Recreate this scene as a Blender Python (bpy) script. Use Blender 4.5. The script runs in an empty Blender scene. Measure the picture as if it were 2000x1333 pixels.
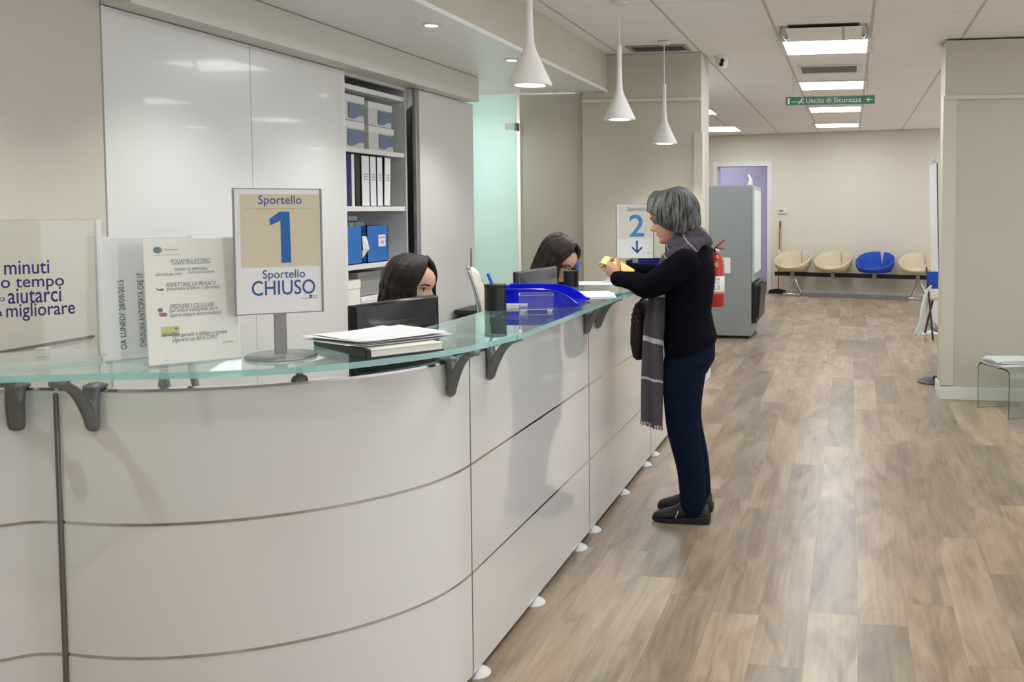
import bpy, bmesh, math, random
from mathutils import Vector, Matrix, Euler
S = bpy.context.scene
COL = S.collection
random.seed(7)
PI = math.pi

# ------------------------------------------------------------------ camera
FPX, CX, CY = 1823.0, 1344.7, 499.8          # focal length and principal point of the cropped photograph, pixels
YAW, PITCH, ROLL = -0.17186, 0.05111, 0.0012
EYE = Vector((0, 0, 1.5))
def cam_axes():
    cy, sy, cp, sp = math.cos(YAW), math.sin(YAW), math.cos(PITCH), math.sin(PITCH)
    fwd = Vector((sy*cp, cy*cp, -sp)); right = Vector((cy, -sy, 0)); down = fwd.cross(right)
    c, s = math.cos(ROLL), math.sin(ROLL)
    return c*right + s*down, -s*right + c*down, fwd
AR, AD, AF = cam_axes()
cd = bpy.data.cameras.new('camera'); cam = bpy.data.objects.new('camera', cd); COL.objects.link(cam)
cd.sensor_width = 36; cd.sensor_fit = 'HORIZONTAL'
cd.lens = FPX*36/2000; cd.shift_x = (1000-CX)/2000; cd.shift_y = (CY-666.5)/2000
cd.clip_start = 0.05; cd.clip_end = 100
cam.matrix_world = Matrix(((AR.x, -AD.x, -AF.x, EYE.x), (AR.y, -AD.y, -AF.y, EYE.y), (AR.z, -AD.z, -AF.z, EYE.z), (0, 0, 0, 1)))
S.camera = cam
def ray(x, y): return AR*((x-CX)/FPX) + AD*((y-CY)/FPX) + AF
def atX(x, y, v): d = ray(x, y); return EYE + d*((v-EYE.x)/d.x)
def atY(x, y, v): d = ray(x, y); return EYE + d*((v-EYE.y)/d.y)
def atZ(x, y, v): d = ray(x, y); return EYE + d*((v-EYE.z)/d.z)

# ------------------------------------------------------------------ world, exposure
w = bpy.data.worlds.new('world'); S.world = w; w.use_nodes = True
w.node_tree.nodes['Background'].inputs[0].default_value = (0.97, 0.98, 1.0, 1)
w.node_tree.nodes['Background'].inputs[1].default_value = 0.65
S.view_settings.view_transform = 'Standard'
S.view_settings.look = 'None'
S.view_settings.exposure = 1.03
S.view_settings.gamma = 1.0
S.view_settings.use_curve_mapping = False
LAMP = 7.5            # radiance of the fluorescent ceiling panels
SPOT_W = 27.0          # soffit downlights, watt
PEND_W = 12.0           # pendants, watt

# ------------------------------------------------------------------ materials
MATS = {}
def srgb(r, g, b):
    f = lambda c: (c/255/12.92) if c/255 <= 0.04045 else ((c/255+0.055)/1.055)**2.4
    return (f(r), f(g), f(b), 1)
def mat(name, col, rough=0.5, metal=0.0, spec=0.5, var=0.06, vscale=6.0, bump=0.0, bscale=200.0, coat=0.0, emit=0.0):
    if name in MATS: return MATS[name]
    m = bpy.data.materials.new(name); m.use_nodes = True
    nt = m.node_tree; N = nt.nodes; L = nt.links; b = N['Principled BSDF']
    tc = N.new('ShaderNodeTexCoord')
    nz = N.new('ShaderNodeTexNoise'); nz.inputs['Scale'].default_value = vscale; nz.inputs['Detail'].default_value = 4
    L.new(tc.outputs['Object'], nz.inputs['Vector'])
    mx = N.new('ShaderNodeMix'); mx.data_type = 'RGBA'
    mx.inputs[6].default_value = [c*(1-var) for c in col[:3]]+[1]
    mx.inputs[7].default_value = [min(1, c*(1+var)) for c in col[:3]]+[1]
    L.new(nz.outputs['Fac'], mx.inputs[0]); L.new(mx.outputs[2], b.inputs['Base Color'])
    b.inputs['Roughness'].default_value = rough; b.inputs['Metallic'].default_value = metal
    b.inputs['Specular IOR Level'].default_value = spec
    if coat: b.inputs['Coat Weight'].default_value = coat; b.inputs['Coat Roughness'].default_value = 0.04
    if emit:
        b.inputs['Emission Color'].default_value = col; b.inputs['Emission Strength'].default_value = emit
    if bump:
        n2 = N.new('ShaderNodeTexNoise'); n2.inputs['Scale'].default_value = bscale; n2.inputs['Detail'].default_value = 3
        L.new(tc.outputs['Object'], n2.inputs['Vector'])
        bp = N.new('ShaderNodeBump'); bp.inputs['Strength'].default_value = bump; bp.inputs['Distance'].default_value = 0.002
        L.new(n2.outputs['Fac'], bp.inputs['Height']); L.new(bp.outputs['Normal'], b.inputs['Normal'])
    MATS[name] = m; return m
def glass(name, tint, rough=0.01, dust=0.0, dustcol=(0.6, 0.8, 0.76, 1), ior=1.5):
    """sheet glass: each face tints what is behind it and reflects by Fresnel"""
    if name in MATS: return MATS[name]
    m = bpy.data.materials.new(name); m.use_nodes = True
    nt = m.node_tree; N = nt.nodes; L = nt.links; N.remove(N['Principled BSDF'])
    out = N['Material Output']
    tr = N.new('ShaderNodeBsdfTransparent'); tr.inputs[0].default_value = tint
    gl = N.new('ShaderNodeBsdfGlossy'); gl.inputs['Roughness'].default_value = rough; gl.inputs[0].default_value = (1, 1, 1, 1)
    lw = N.new('ShaderNodeFresnel'); ge = N.new('ShaderNodeNewGeometry')
    io = N.new('ShaderNodeMix'); io.data_type = 'FLOAT'; io.inputs[2].default_value = ior; io.inputs[3].default_value = 1/ior
    L.new(ge.outputs['Backfacing'], io.inputs[0]); L.new(io.outputs[0], lw.inputs[0])     # a pane without refraction: same reflectance from both sides
    tc = N.new('ShaderNodeTexCoord'); nz = N.new('ShaderNodeTexNoise'); nz.inputs['Scale'].default_value = 9
    L.new(tc.outputs['Object'], nz.inputs['Vector'])
    base = tr
    if dust:
        df = N.new('ShaderNodeBsdfDiffuse'); df.inputs[0].default_value = dustcol
        ml = N.new('ShaderNodeMath'); ml.operation = 'MULTIPLY_ADD'
        k_ = 0.5 if dust < 0.5 else 0.06
        ml.inputs[1].default_value = dust*k_; ml.inputs[2].default_value = dust*(1-k_/2)
        L.new(nz.outputs['Fac'], ml.inputs[0])
        if dust > 0.6:
            tl = N.new('ShaderNodeBsdfTranslucent'); tl.inputs[0].default_value = dustcol; md_ = N.new('ShaderNodeMixShader'); md_.inputs[0].default_value = 0.6
            L.new(df.outputs[0], md_.inputs[1]); L.new(tl.outputs[0], md_.inputs[2]); df = md_
        m1 = N.new('ShaderNodeMixShader'); L.new(ml.outputs[0], m1.inputs[0]); L.new(tr.outputs[0], m1.inputs[1]); L.new(df.outputs[0], m1.inputs[2])
        base = m1
    m2 = N.new('ShaderNodeMixShader'); L.new(lw.outputs[0], m2.inputs[0]); L.new(base.outputs[0], m2.inputs[1]); L.new(gl.outputs[0], m2.inputs[2])
    L.new(m2.outputs[0], out.inputs[0])
    MATS[name] = m; return m

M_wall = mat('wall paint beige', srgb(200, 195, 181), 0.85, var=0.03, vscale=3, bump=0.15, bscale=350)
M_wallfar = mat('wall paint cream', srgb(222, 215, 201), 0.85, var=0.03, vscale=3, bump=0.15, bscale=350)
M_white = mat('white paint', srgb(228, 227, 224), 0.55, var=0.02)
M_soffit = mat('soffit plaster', srgb(240, 241, 239), 0.35, var=0.02)
M_guard = mat('guard plastic', srgb(212, 208, 190), 0.45, var=0.02)
M_lam = mat('white laminate', srgb(226, 225, 223), 0.12, var=0.015, vscale=2, coat=1.0)
M_door = mat('cabinet laminate', srgb(222, 223, 220), 0.2, var=0.015, vscale=2, coat=0.2)
M_cab = mat('cabinet inside', srgb(205, 207, 206), 0.5, var=0.02)
M_chrome = mat('chrome', srgb(205, 205, 205), 0.12, 1.0, var=0.05)
M_alu = mat('brushed aluminium', srgb(160, 160, 158), 0.4, 0.7, var=0.05)
M_grey = mat('grey bracket metal', srgb(118, 119, 119), 0.38, 0.35, var=0.08, vscale=20)
M_seam = mat('seam metal', srgb(120, 117, 112), 0.3, 0.6, var=0.06)
M_black = mat('black plastic', srgb(22, 23, 26), 0.35, var=0.1)
M_blackgloss = mat('glossy black plastic', srgb(14, 17, 20), 0.22, var=0.1)
M_dark = mat('dark metal', srgb(50, 50, 52), 0.4, 0.3)
M_paper = mat('paper', srgb(240, 240, 242), 0.8, var=0.015)
M_cream = mat('cream paper', srgb(241, 239, 229), 0.8, var=0.02)
M_beige = mat('printed beige', srgb(219, 208, 184), 0.7, var=0.02)
M_blue = mat('printed blue', srgb(40, 105, 178), 0.6, var=0.03)
M_navyprint = mat('printed dark blue', srgb(45, 88, 150), 0.6, var=0.03)
M_purple = mat('printed violet', srgb(40, 28, 110), 0.5, var=0.03)
M_greenprint = mat('printed green', srgb(20, 95, 90), 0.6, var=0.03)
M_ink = mat('printed ink', srgb(80, 80, 78), 0.7, var=0.05)
M_inkdark = mat('printed black', srgb(40, 40, 42), 0.7, var=0.05)
M_redprint = mat('printed red', srgb(170, 60, 70), 0.6, var=0.05)
M_yellowprint = mat('printed yellow', srgb(205, 196, 100), 0.6, var=0.05)
M_traybl = mat('blue plastic', srgb(22, 26, 205), 0.22, var=0.04, coat=0.3)
M_bluecrate = mat('blue crate plastic', srgb(28, 106, 184), 0.45, var=0.05)
M_navy = mat('navy board', srgb(28, 28, 92), 0.5, var=0.05)
M_lampwhite = mat('white resin', srgb(236, 233, 229), 0.6, var=0.02, bump=0.2, bscale=120)
M_cable = mat('white cable', srgb(232, 230, 226), 0.5)
M_green = mat('sign green', srgb(30, 120, 86), 0.4, var=0.03)
M_signwhite = mat('sign white', srgb(230, 238, 232), 0.5, var=0.02)
M_vend = mat('grey sheet metal', srgb(150, 157, 158), 0.45, 0.1, var=0.03, vscale=3)
M_red = mat('red enamel', srgb(178, 32, 28), 0.3, var=0.05, coat=0.3)
M_seatcream = mat('cream felt', srgb(208, 194, 168), 0.85, var=0.06, vscale=30, bump=0.2)
M_seatblue = mat('blue felt', srgb(34, 78, 178), 0.85, var=0.08, vscale=30, bump=0.2)
M_lilac = mat('lilac wall', srgb(204, 198, 226), 0.8, var=0.03)
M_leather = mat('white leather', srgb(232, 225, 208), 0.45, var=0.03)
M_blade = mat('grey vent', srgb(150, 148, 140), 0.5, var=0.03)
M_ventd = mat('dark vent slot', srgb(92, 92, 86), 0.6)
M_light = mat('lit diffuser', (0.92, 0.97, 1.0, 1), 0.4, emit=LAMP, var=0)
M_bulb = mat('lit bulb', (1, 0.97, 0.92, 1), 0.4, emit=14.0, var=0)
M_spotb = mat('lit spot lens', (1, 0.97, 0.9, 1), 0.4, emit=6.0, var=0)
G_top = glass('counter glass', (0.86, 0.955, 0.935, 1), 0.015, 0.05)
G_edge = glass('counter glass edge', (0.45, 0.78, 0.74, 1), 0.08, 0.55, (0.50, 0.82, 0.80, 1))
G_acr = glass('acrylic', (0.985, 0.99, 0.985, 1), 0.01, 0.008, (0.9, 0.9, 0.9, 1))
G_acre = glass('acrylic edge', (0.9, 0.91, 0.9, 1), 0.05, 0.35, (0.86, 0.86, 0.83, 1))
G_frost = glass('frosted glass', (0.86, 0.96, 0.94, 1), 0.3, 0.62, (0.78, 0.93, 0.90, 1))
G_table = glass('table glass', (0.93, 0.955, 0.93, 1), 0.01, 0.01)
G_tedge = mat('table glass edge', srgb(58, 74, 62), 0.15, var=0.05)

def floor_mat():
    m = bpy.data.materials.new('oak plank floor'); m.use_nodes = True
    nt = m.node_tree; N = nt.nodes; L = nt.links; b = N['Principled BSDF']
    def math_(op, a, bb=None, c=None):
        n = N.new('ShaderNodeMath'); n.operation = op
        for i, v in enumerate((a, bb, c)):
            if v is None: continue
            if isinstance(v, (int, float)): n.inputs[i].default_value = v
            else: L.new(v, n.inputs[i])
        return n.outputs[0]
    tc = N.new('ShaderNodeTexCoord'); sp = N.new('ShaderNodeSeparateXYZ'); L.new(tc.outputs['Object'], sp.inputs[0])
    X, Y = sp.outputs[0], sp.outputs[1]
    PW, PL = 0.178, 1.22
    u = math_('DIVIDE', math_('SUBTRACT', X, 0.035), PW); row = math_('FLOOR', u)
    wn = N.new('ShaderNodeTexWhiteNoise'); wn.noise_dimensions = '1D'; L.new(row, wn.inputs['W'])
    v = math_('ADD', math_('DIVIDE', Y, PL), math_('MULTIPLY', wn.outputs['Value'], 7.3)); col = math_('FLOOR', v)
    cb = N.new('ShaderNodeCombineXYZ'); L.new(row, cb.inputs[0]); L.new(col, cb.inputs[1])
    w2 = N.new('ShaderNodeTexWhiteNoise'); w2.noise_dimensions = '2D'; L.new(cb.outputs[0], w2.inputs['Vector'])
    # grain
    c2 = N.new('ShaderNodeCombineXYZ')
    L.new(math_('ADD', math_('MULTIPLY', X, 8.0), math_('MULTIPLY', w2.outputs['Value'], 40)), c2.inputs[0])
    L.new(math_('ADD', math_('MULTIPLY', Y, 1.6), math_('MULTIPLY', w2.outputs['Value'], 17)), c2.inputs[1])
    n1 = N.new('ShaderNodeTexNoise'); n1.inputs['Scale'].default_value = 1.0; n1.inputs['Detail'].default_value = 7; n1.inputs['Roughness'].default_value = 0.6; n1.inputs['Distortion'].default_value = 1.0
    L.new(c2.outputs[0], n1.inputs['Vector'])
    c3 = N.new('ShaderNodeCombineXYZ')
    L.new(math_('ADD', math_('MULTIPLY', X, 130.0), math_('MULTIPLY', w2.outputs['Value'], 90)), c3.inputs[0]); L.new(math_('MULTIPLY', Y, 2.6), c3.inputs[1])
    n2 = N.new('ShaderNodeTexNoise'); n2.inputs['Scale'].default_value = 1.0; n2.inputs['Detail'].default_value = 6; n2.inputs['Distortion'].default_value = 0.6
    L.new(c3.outputs[0], n2.inputs['Vector'])
    r1 = N.new('ShaderNodeValToRGB'); e = r1.color_ramp.elements
    e[0].position = 0.25; e[0].color = srgb(128, 111, 98); e[1].position = 0.74; e[1].color = srgb(210, 194, 175)
    k = e.new(0.5); k.color = srgb(178, 161, 143)
    FIG = math_('ADD', math_('MULTIPLY', n1.outputs['Fac'], 0.82), math_('MULTIPLY', n2.outputs['Fac'], 0.18))
    # cathedral figure and knots
    c4 = N.new('ShaderNodeCombineXYZ'); L.new(math_('ADD', X, math_('MULTIPLY', w2.outputs['Value'], 31)), c4.inputs[0]); L.new(math_('ADD', math_('MULTIPLY', Y, 0.16), math_('MULTIPLY', w2.outputs['Value'], 11)), c4.inputs[1])
    wv = N.new('ShaderNodeTexWave'); wv.bands_direction = 'X'; wv.inputs['Scale'].default_value = 9; wv.inputs['Distortion'].default_value = 9; wv.inputs['Detail'].default_value = 3; wv.inputs['Detail Scale'].default_value = 1.4
    L.new(c4.outputs[0], wv.inputs['Vector'])
    c5 = N.new('ShaderNodeCombineXYZ'); L.new(math_('ADD', math_('MULTIPLY', X, 5), math_('MULTIPLY', w2.outputs['Value'], 53)), c5.inputs[0]); L.new(math_('MULTIPLY', Y, 1.9), c5.inputs[1])
    kn = N.new('ShaderNodeTexVoronoi'); kn.inputs['Scale'].default_value = 1; L.new(c5.outputs[0], kn.inputs['Vector'])
    kd = N.new('ShaderNodeMapRange'); kd.inputs['From Min'].default_value = 0.05; kd.inputs['From Max'].default_value = 0.22; kd.inputs['To Min'].default_value = 0.75; kd.inputs['To Max'].default_value = 1
    L.new(kn.outputs['Distance'], kd.inputs['Value'])
    big = N.new('ShaderNodeTexNoise'); big.inputs['Scale'].default_value = 0.8; big.inputs['Detail'].default_value = 3; L.new(tc.outputs['Object'], big.inputs['Vector'])
    L.new(math_('MULTIPLY', math_('ADD', math_('ADD', FIG, math_('MULTIPLY', math_('SUBTRACT', wv.outputs['Fac'], 0.5), 0.045)), math_('MULTIPLY', math_('SUBTRACT', big.outputs['Fac'], 0.5), 0.25)), kd.outputs[0]), r1.inputs[0])
    # per plank tone
    r2 = N.new('ShaderNodeValToRGB'); e = r2.color_ramp.elements
    e[0].position = 0; e[0].color = srgb(204, 201, 197); e[1].position = 1; e[1].color = srgb(255, 249, 240)
    k = e.new(0.4); k.color = srgb(230, 223, 215); k = e.new(0.7); k.color = srgb(241, 235, 226)
    L.new(w2.outputs['Value'], r2.inputs[0])
    mx = N.new('ShaderNodeMix'); mx.data_type = 'RGBA'; mx.blend_type = 'MULTIPLY'; mx.inputs[0].default_value = 1
    L.new(r1.outputs[0], mx.inputs[6]); L.new(r2.outputs[0], mx.inputs[7])
    # joints
    fu = math_('FRACT', u); fv = math_('FRACT', v)
    ju = math_('LESS_THAN', math_('MINIMUM', fu, math_('SUBTRACT', 1, fu)), 0.012)
    jv = math_('LESS_THAN', math_('MINIMUM', fv, math_('SUBTRACT', 1, fv)), 0.0022)
    j = math_('MAXIMUM', ju, jv)
    m3 = N.new('ShaderNodeMix'); m3.data_type = 'RGBA'; m3.blend_type = 'MULTIPLY'
    L.new(math_('MULTIPLY', j, 0.22), m3.inputs[0]); L.new(mx.outputs[2], m3.inputs[6]); m3.inputs[7].default_value = (0.3, 0.26, 0.22, 1)
    L.new(m3.outputs[2], b.inputs['Base Color'])
    L.new(math_('MULTIPLY_ADD', n2.outputs['Fac'], 0.06, 0.26), b.inputs['Roughness'])
    b.inputs['Specular IOR Level'].default_value = 0.5
    bp = N.new('ShaderNodeBump'); bp.inputs['Strength'].default_value = 0.04; bp.inputs['Distance'].default_value = 0.002
    L.new(math_('SUBTRACT', n2.outputs['Fac'], j), bp.inputs['Height']); L.new(bp.outputs[0], b.inputs['Normal'])
    return m
def ceiling_mat():
    m = bpy.data.materials.new('metal ceiling tiles'); m.use_nodes = True
    nt = m.node_tree; N = nt.nodes; L = nt.links; b = N['Principled BSDF']
    def math_(op, a, bb=None, c=None):
        n = N.new('ShaderNodeMath'); n.operation = op
        for i, v in enumerate((a, bb, c)):
            if v is None: continue
            if isinstance(v, (int, float)): n.inputs[i].default_value = v
            else: L.new(v, n.inputs[i])
        return n.outputs[0]
    tc = N.new('ShaderNodeTexCoord'); sp = N.new('ShaderNodeSeparateXYZ'); L.new(tc.outputs['Object'], sp.inputs[0])
    X, Y = sp.outputs[0], sp.outputs[1]
    fu = math_('FRACT', math_('DIVIDE', math_('SUBTRACT', X, 0.138), 0.69)); fv = math_('FRACT', math_('DIVIDE', math_('ADD', Y, 0.12), 0.6))
    cen = lambda f: math_('MINIMUM', f, math_('SUBTRACT', 1, f))
    lu = math_('LESS_THAN', cen(fu), 0.016); lv = math_('LESS_THAN', cen(fv), 0.005)
    # rows of fine perforation
    dots = N.new('ShaderNodeTexVoronoi'); dots.inputs['Scale'].default_value = 75; dots.inputs['Randomness'].default_value = 0.0
    L.new(tc.outputs['Object'], dots.inputs['Vector'])
    d = math_('LESS_THAN', dots.outputs['Distance'], 0.2)
    nz = N.new('ShaderNodeTexNoise'); nz.inputs['Scale'].default_value = 1.5
    L.new(tc.outputs['Object'], nz.inputs['Vector'])
    r = N.new('ShaderNodeValToRGB'); r.color_ramp.elements[0].color = srgb(243, 241, 238); r.color_ramp.elements[1].color = srgb(248, 246, 243)
    L.new(nz.outputs['Fac'], r.inputs[0])
    m1 = N.new('ShaderNodeMix'); m1.data_type = 'RGBA'; L.new(math_('MULTIPLY', d, 0.25), m1.inputs[0]); L.new(r.outputs[0], m1.inputs[6]); m1.inputs[7].default_value = srgb(190, 186, 182)
    m2 = N.new('ShaderNodeMix'); m2.data_type = 'RGBA'; L.new(lu, m2.inputs[0]); L.new(m1.outputs[2], m2.inputs[6]); m2.inputs[7].default_value = srgb(200, 195, 188)
    m3 = N.new('ShaderNodeMix'); m3.data_type = 'RGBA'; L.new(math_('MULTIPLY', lv, 0.7), m3.inputs[0]); L.new(m2.outputs[2], m3.inputs[6]); m3.inputs[7].default_value = srgb(176, 170, 164)
    L.new(m3.outputs[2], b.inputs['Base Color']); b.inputs['Roughness'].default_value = 0.6
    return m
def hair_mat(name, c1, c2, cen, streak=0.5, rough=0.5, sc=9):
    """strand tone varies round the crown (cen, in the figure's own space) and hardly along a strand"""
    m = bpy.data.materials.new(name); m.use_nodes = True
    nt = m.node_tree; N = nt.nodes; L = nt.links; b = N['Principled BSDF']
    tc = N.new('ShaderNodeTexCoord'); sb = N.new('ShaderNodeVectorMath'); sb.operation = 'SUBTRACT'; sb.inputs[1].default_value = cen
    L.new(tc.outputs['Object'], sb.inputs[0])
    fl = N.new('ShaderNodeVectorMath'); fl.operation = 'MULTIPLY'; fl.inputs[1].default_value = (1, 1, 0); L.new(sb.outputs[0], fl.inputs[0])
    no = N.new('ShaderNodeVectorMath'); no.operation = 'NORMALIZE'; L.new(fl.outputs[0], no.inputs[0])
    zz = N.new('ShaderNodeVectorMath'); zz.operation = 'MULTIPLY'; zz.inputs[1].default_value = (0.6, 0.6, 1.2); L.new(sb.outputs[0], zz.inputs[0])
    ad = N.new('ShaderNodeVectorMath'); ad.operation = 'ADD'; L.new(no.outputs[0], ad.inputs[0]); L.new(zz.outputs[0], ad.inputs[1])
    nz = N.new('ShaderNodeTexNoise'); nz.inputs['Scale'].default_value = sc; nz.inputs['Detail'].default_value = 5; nz.inputs['Roughness'].default_value = 0.62; L.new(ad.outputs[0], nz.inputs['Vector'])
    r = N.new('ShaderNodeValToRGB'); e = r.color_ramp.elements
    e[0].position = 0.5-streak/2; e[0].color = c1; e[1].position = 0.5+streak/2; e[1].color = c2
    L.new(nz.outputs['Fac'], r.inputs[0]); L.new(r.outputs[0], b.inputs['Base Color'])
    b.inputs['Roughness'].default_value = rough; b.inputs['Specular IOR Level'].default_value = 0.28
    bp = N.new('ShaderNodeBump'); bp.inputs['Strength'].default_value = 0.6; bp.inputs['Distance'].default_value = 0.004
    L.new(nz.outputs['Fac'], bp.inputs['Height']); L.new(bp.outputs['Normal'], b.inputs['Normal'])
    return m
M_floor = floor_mat(); M_ceil = ceiling_mat()
M_hairgrey = hair_mat('grey hair', srgb(13, 13, 13), srgb(118, 120, 118), (0.075, 0.0, 1.5), 0.26, 0.5, 11)
M_hairdark = hair_mat('dark brown hair', srgb(8, 6, 6), srgb(34, 23, 19), (0.09, 0.02, 1.25), 0.6, 0.48, 12)
M_hairbrown = hair_mat('brown hair', srgb(13, 9, 8), srgb(48, 31, 26), (0.24, 0.0, 1.27), 0.6, 0.48, 12)
M_skin = mat('skin', srgb(206, 160, 138), 0.5, var=0.07, vscale=14)
M_skin2 = mat('older skin', srgb(204, 154, 130), 0.55, var=0.09, vscale=25)
M_lips = mat('lips', srgb(170, 92, 88), 0.4)
M_eyew = mat('eye white', srgb(225, 220, 215), 0.2, var=0.02)
M_iris = mat('iris', srgb(52, 38, 30), 0.15)
M_sweater = mat('navy wool', srgb(10, 11, 21), 0.9, spec=0.08, var=0.15, vscale=60, bump=0.6, bscale=260)
M_jeans = mat('dark denim', srgb(13, 23, 44), 0.9, spec=0.1, var=0.3, vscale=18, bump=0.4, bscale=500)
M_denimst = mat('worn denim', srgb(44, 62, 92), 0.85, var=0.15, vscale=18)
M_scarf = mat('grey wool scarf', srgb(80, 76, 84), 0.9, spec=0.1, var=0.12, vscale=90, bump=0.5, bscale=400)
M_stripe = mat('scarf stripe', srgb(176, 172, 176), 0.9, var=0.08)
M_shoe = mat('black leather', srgb(24, 23, 22), 0.5, var=0.15, vscale=30)
M_sole = mat('black rubber', srgb(16, 16, 17), 0.7)
M_topdark = mat('dark cotton', srgb(16, 16, 22), 0.9, spec=0.1, var=0.15)
M_yellow = mat('yellow paper', srgb(246, 222, 140), 0.75, var=0.03)

# ------------------------------------------------------------------ mesh helpers
class MB:
    def __init__(s): s.bm = bmesh.new(); s.mi = 0
    def _f(s, vs):
        try: f = s.bm.faces.new(vs); f.material_index = s.mi; return f
        except ValueError: return None
    def box(s, a, b, M=None):
        x0, y0, z0 = a; x1, y1, z1 = b
        P = [(x0,y0,z0),(x1,y0,z0),(x1,y1,z0),(x0,y1,z0),(x0,y0,z1),(x1,y0,z1),(x1,y1,z1),(x0,y1,z1)]
        v = [s.bm.verts.new(M @ Vector(p) if M else p) for p in P]
        for f in ((0,3,2,1),(4,5,6,7),(0,1,5,4),(1,2,6,5),(2,3,7,6),(3,0,4,7)): s._f([v[i] for i in f])
        return s
    def prism(s, pts, a, b, axis='z', side=None):
        """polygon pts (2D) extruded from a to b along axis; side = material index of the rim"""
        def P(p, h): return {'z': (p[0], p[1], h), 'y': (p[0], h, p[1]), 'x': (h, p[0], p[1])}[axis]
        A = [s.bm.verts.new(P(p, a)) for p in pts]; B = [s.bm.verts.new(P(p, b)) for p in pts]
        s._f(list(reversed(A))); s._f(B); m = s.mi
        if side is not None: s.mi = side
        n = len(pts)
        for i in range(n): s._f([A[i], A[(i+1)%n], B[(i+1)%n], B[i]])
        s.mi = m; return s
    def loft(s, rings, cap=True, closed=True):
        R = [[s.bm.verts.new(p) for p in r] for r in rings]
        n = len(R[0])
        for i in range(len(R)-1):
            for j in range(n if closed else n-1):
                s._f([R[i][j], R[i][(j+1)%n], R[i+1][(j+1)%n], R[i+1][j]])
        if cap and closed: s._f(list(reversed(R[0]))); s._f(R[-1])
        return s
    def lathe(s, prof, c=(0,0,0), n=32, M=None):
        rings = []
        for r, z in prof:
            rings.append([Vector((c[0]+r*math.cos(2*PI*k/n), c[1]+r*math.sin(2*PI*k/n), c[2]+z)) for k in range(n)])
        if M: rings = [[M @ p for p in r] for r in rings]
        return s.loft(rings)
    def tube(s, pts, rad, n=10, round_ends=True, flat=1.0, up=None):
        pts = [Vector(p) for p in pts]
        if not isinstance(rad, (list, tuple)): rad = [rad]*len(pts)
        rings = []; prev = None
        T = []
        for i in range(len(pts)):
            t = (pts[min(i+1, len(pts)-1)]-pts[max(i-1, 0)])
            T.append(t.normalized() if t.length > 1e-9 else Vector((0,0,1)))
        for i, p in enumerate(pts):
            t = T[i]
            if prev is None:
                a = Vector(up) if up else (Vector((0,0,1)) if abs(t.z) < 0.9 else Vector((1,0,0)))
                prev = (a - t*a.dot(t)).normalized()
            else: prev = (prev - t*prev.dot(t)).normalized()
            q = t.cross(prev)
            def ring(c, r): return [c + (prev*math.cos(2*PI*k/n)*flat + q*math.sin(2*PI*k/n))*r for k in range(n)]
            if i == 0 and round_ends:
                for a_ in (0.35, 0.75): rings.append(ring(p - t*rad[0]*math.cos(a_*PI/2)*1.0, rad[0]*math.sin(a_*PI/2)))
            rings.append(ring(p, rad[i]))
            if i == len(pts)-1 and round_ends:
                for a_ in (0.75, 0.35): rings.append(ring(p + t*rad[i]*math.cos(a_*PI/2), rad[i]*math.sin(a_*PI/2)))
        return s.loft(rings)
    def ell(s, c, r, n=20, m=12, M=None):
        rings = []
        for i in range(1, m):
            a = PI*i/m - PI/2
            rings.append([Vector((r[0]*math.cos(a)*math.cos(2*PI*k/n), r[1]*math.cos(a)*math.sin(2*PI*k/n), r[2]*math.sin(a))) for k in range(n)])
        rings = [[(M @ p if M else p)+Vector(c) for p in q] for q in rings]
        return s.loft(rings)
    def mesh(s, name):
        bmesh.ops.remove_doubles(s.bm, verts=s.bm.verts[:], dist=1e-6)
        bmesh.ops.recalc_face_normals(s.bm, faces=s.bm.faces[:])
        me = bpy.data.meshes.new(name); s.bm.to_mesh(me); s.bm.free(); return me
    def build(s, name, mats, parent=None, smooth=False, bevel=0.0, loc=None, rot=None, angle=40, seg=2, subsurf=0):
        me = s.mesh(name)
        o = bpy.data.objects.new(name, me); COL.objects.link(o)
        for m in (mats if isinstance(mats, (list, tuple)) else [mats]): me.materials.append(m)
        if parent: o.parent = parent
        if loc is not None: o.location = loc
        if rot is not None: o.rotation_euler = rot
        if bevel:
            md = o.modifiers.new('bevel', 'BEVEL'); md.width = bevel; md.segments = seg; md.limit_method = 'ANGLE'; md.angle_limit = math.radians(35)
        if subsurf:
            md = o.modifiers.new('sub', 'SUBSURF'); md.levels = md.render_levels = subsurf
        if smooth or bevel:
            shade(me, angle)
        return o
def shade(me, angle=40):
    for p in me.polygons: p.use_smooth = True
    try: me.set_sharp_from_angle(angle=math.radians(angle))
    except Exception: pass
def prop(o, label=None, cat=None, group=None, kind=None):
    if label: o['label'] = label
    if cat: o['category'] = cat
    if group: o['group'] = group
    if kind: o['kind'] = kind
    return o
def thing(name, label, cat, loc=(0,0,0), rotz=0, group=None):
    o = bpy.data.objects.new(name, None); COL.objects.link(o)
    o.location = loc; o.rotation_euler = (0, 0, rotz); o.empty_display_size = 0.1
    return prop(o, label, cat, group)
def struct(name, mb, m, parent=None, **k):
    o = mb.build(name, m, parent, **k)
    if parent is None: o['kind'] = 'structure'
    return o
def copy_tree(o, parent=None):
    c = o.copy(); COL.objects.link(c)
    if parent: c.parent = parent
    for ch in [x for x in bpy.data.objects if x.parent == o]: copy_tree(ch, c)
    return c
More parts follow.
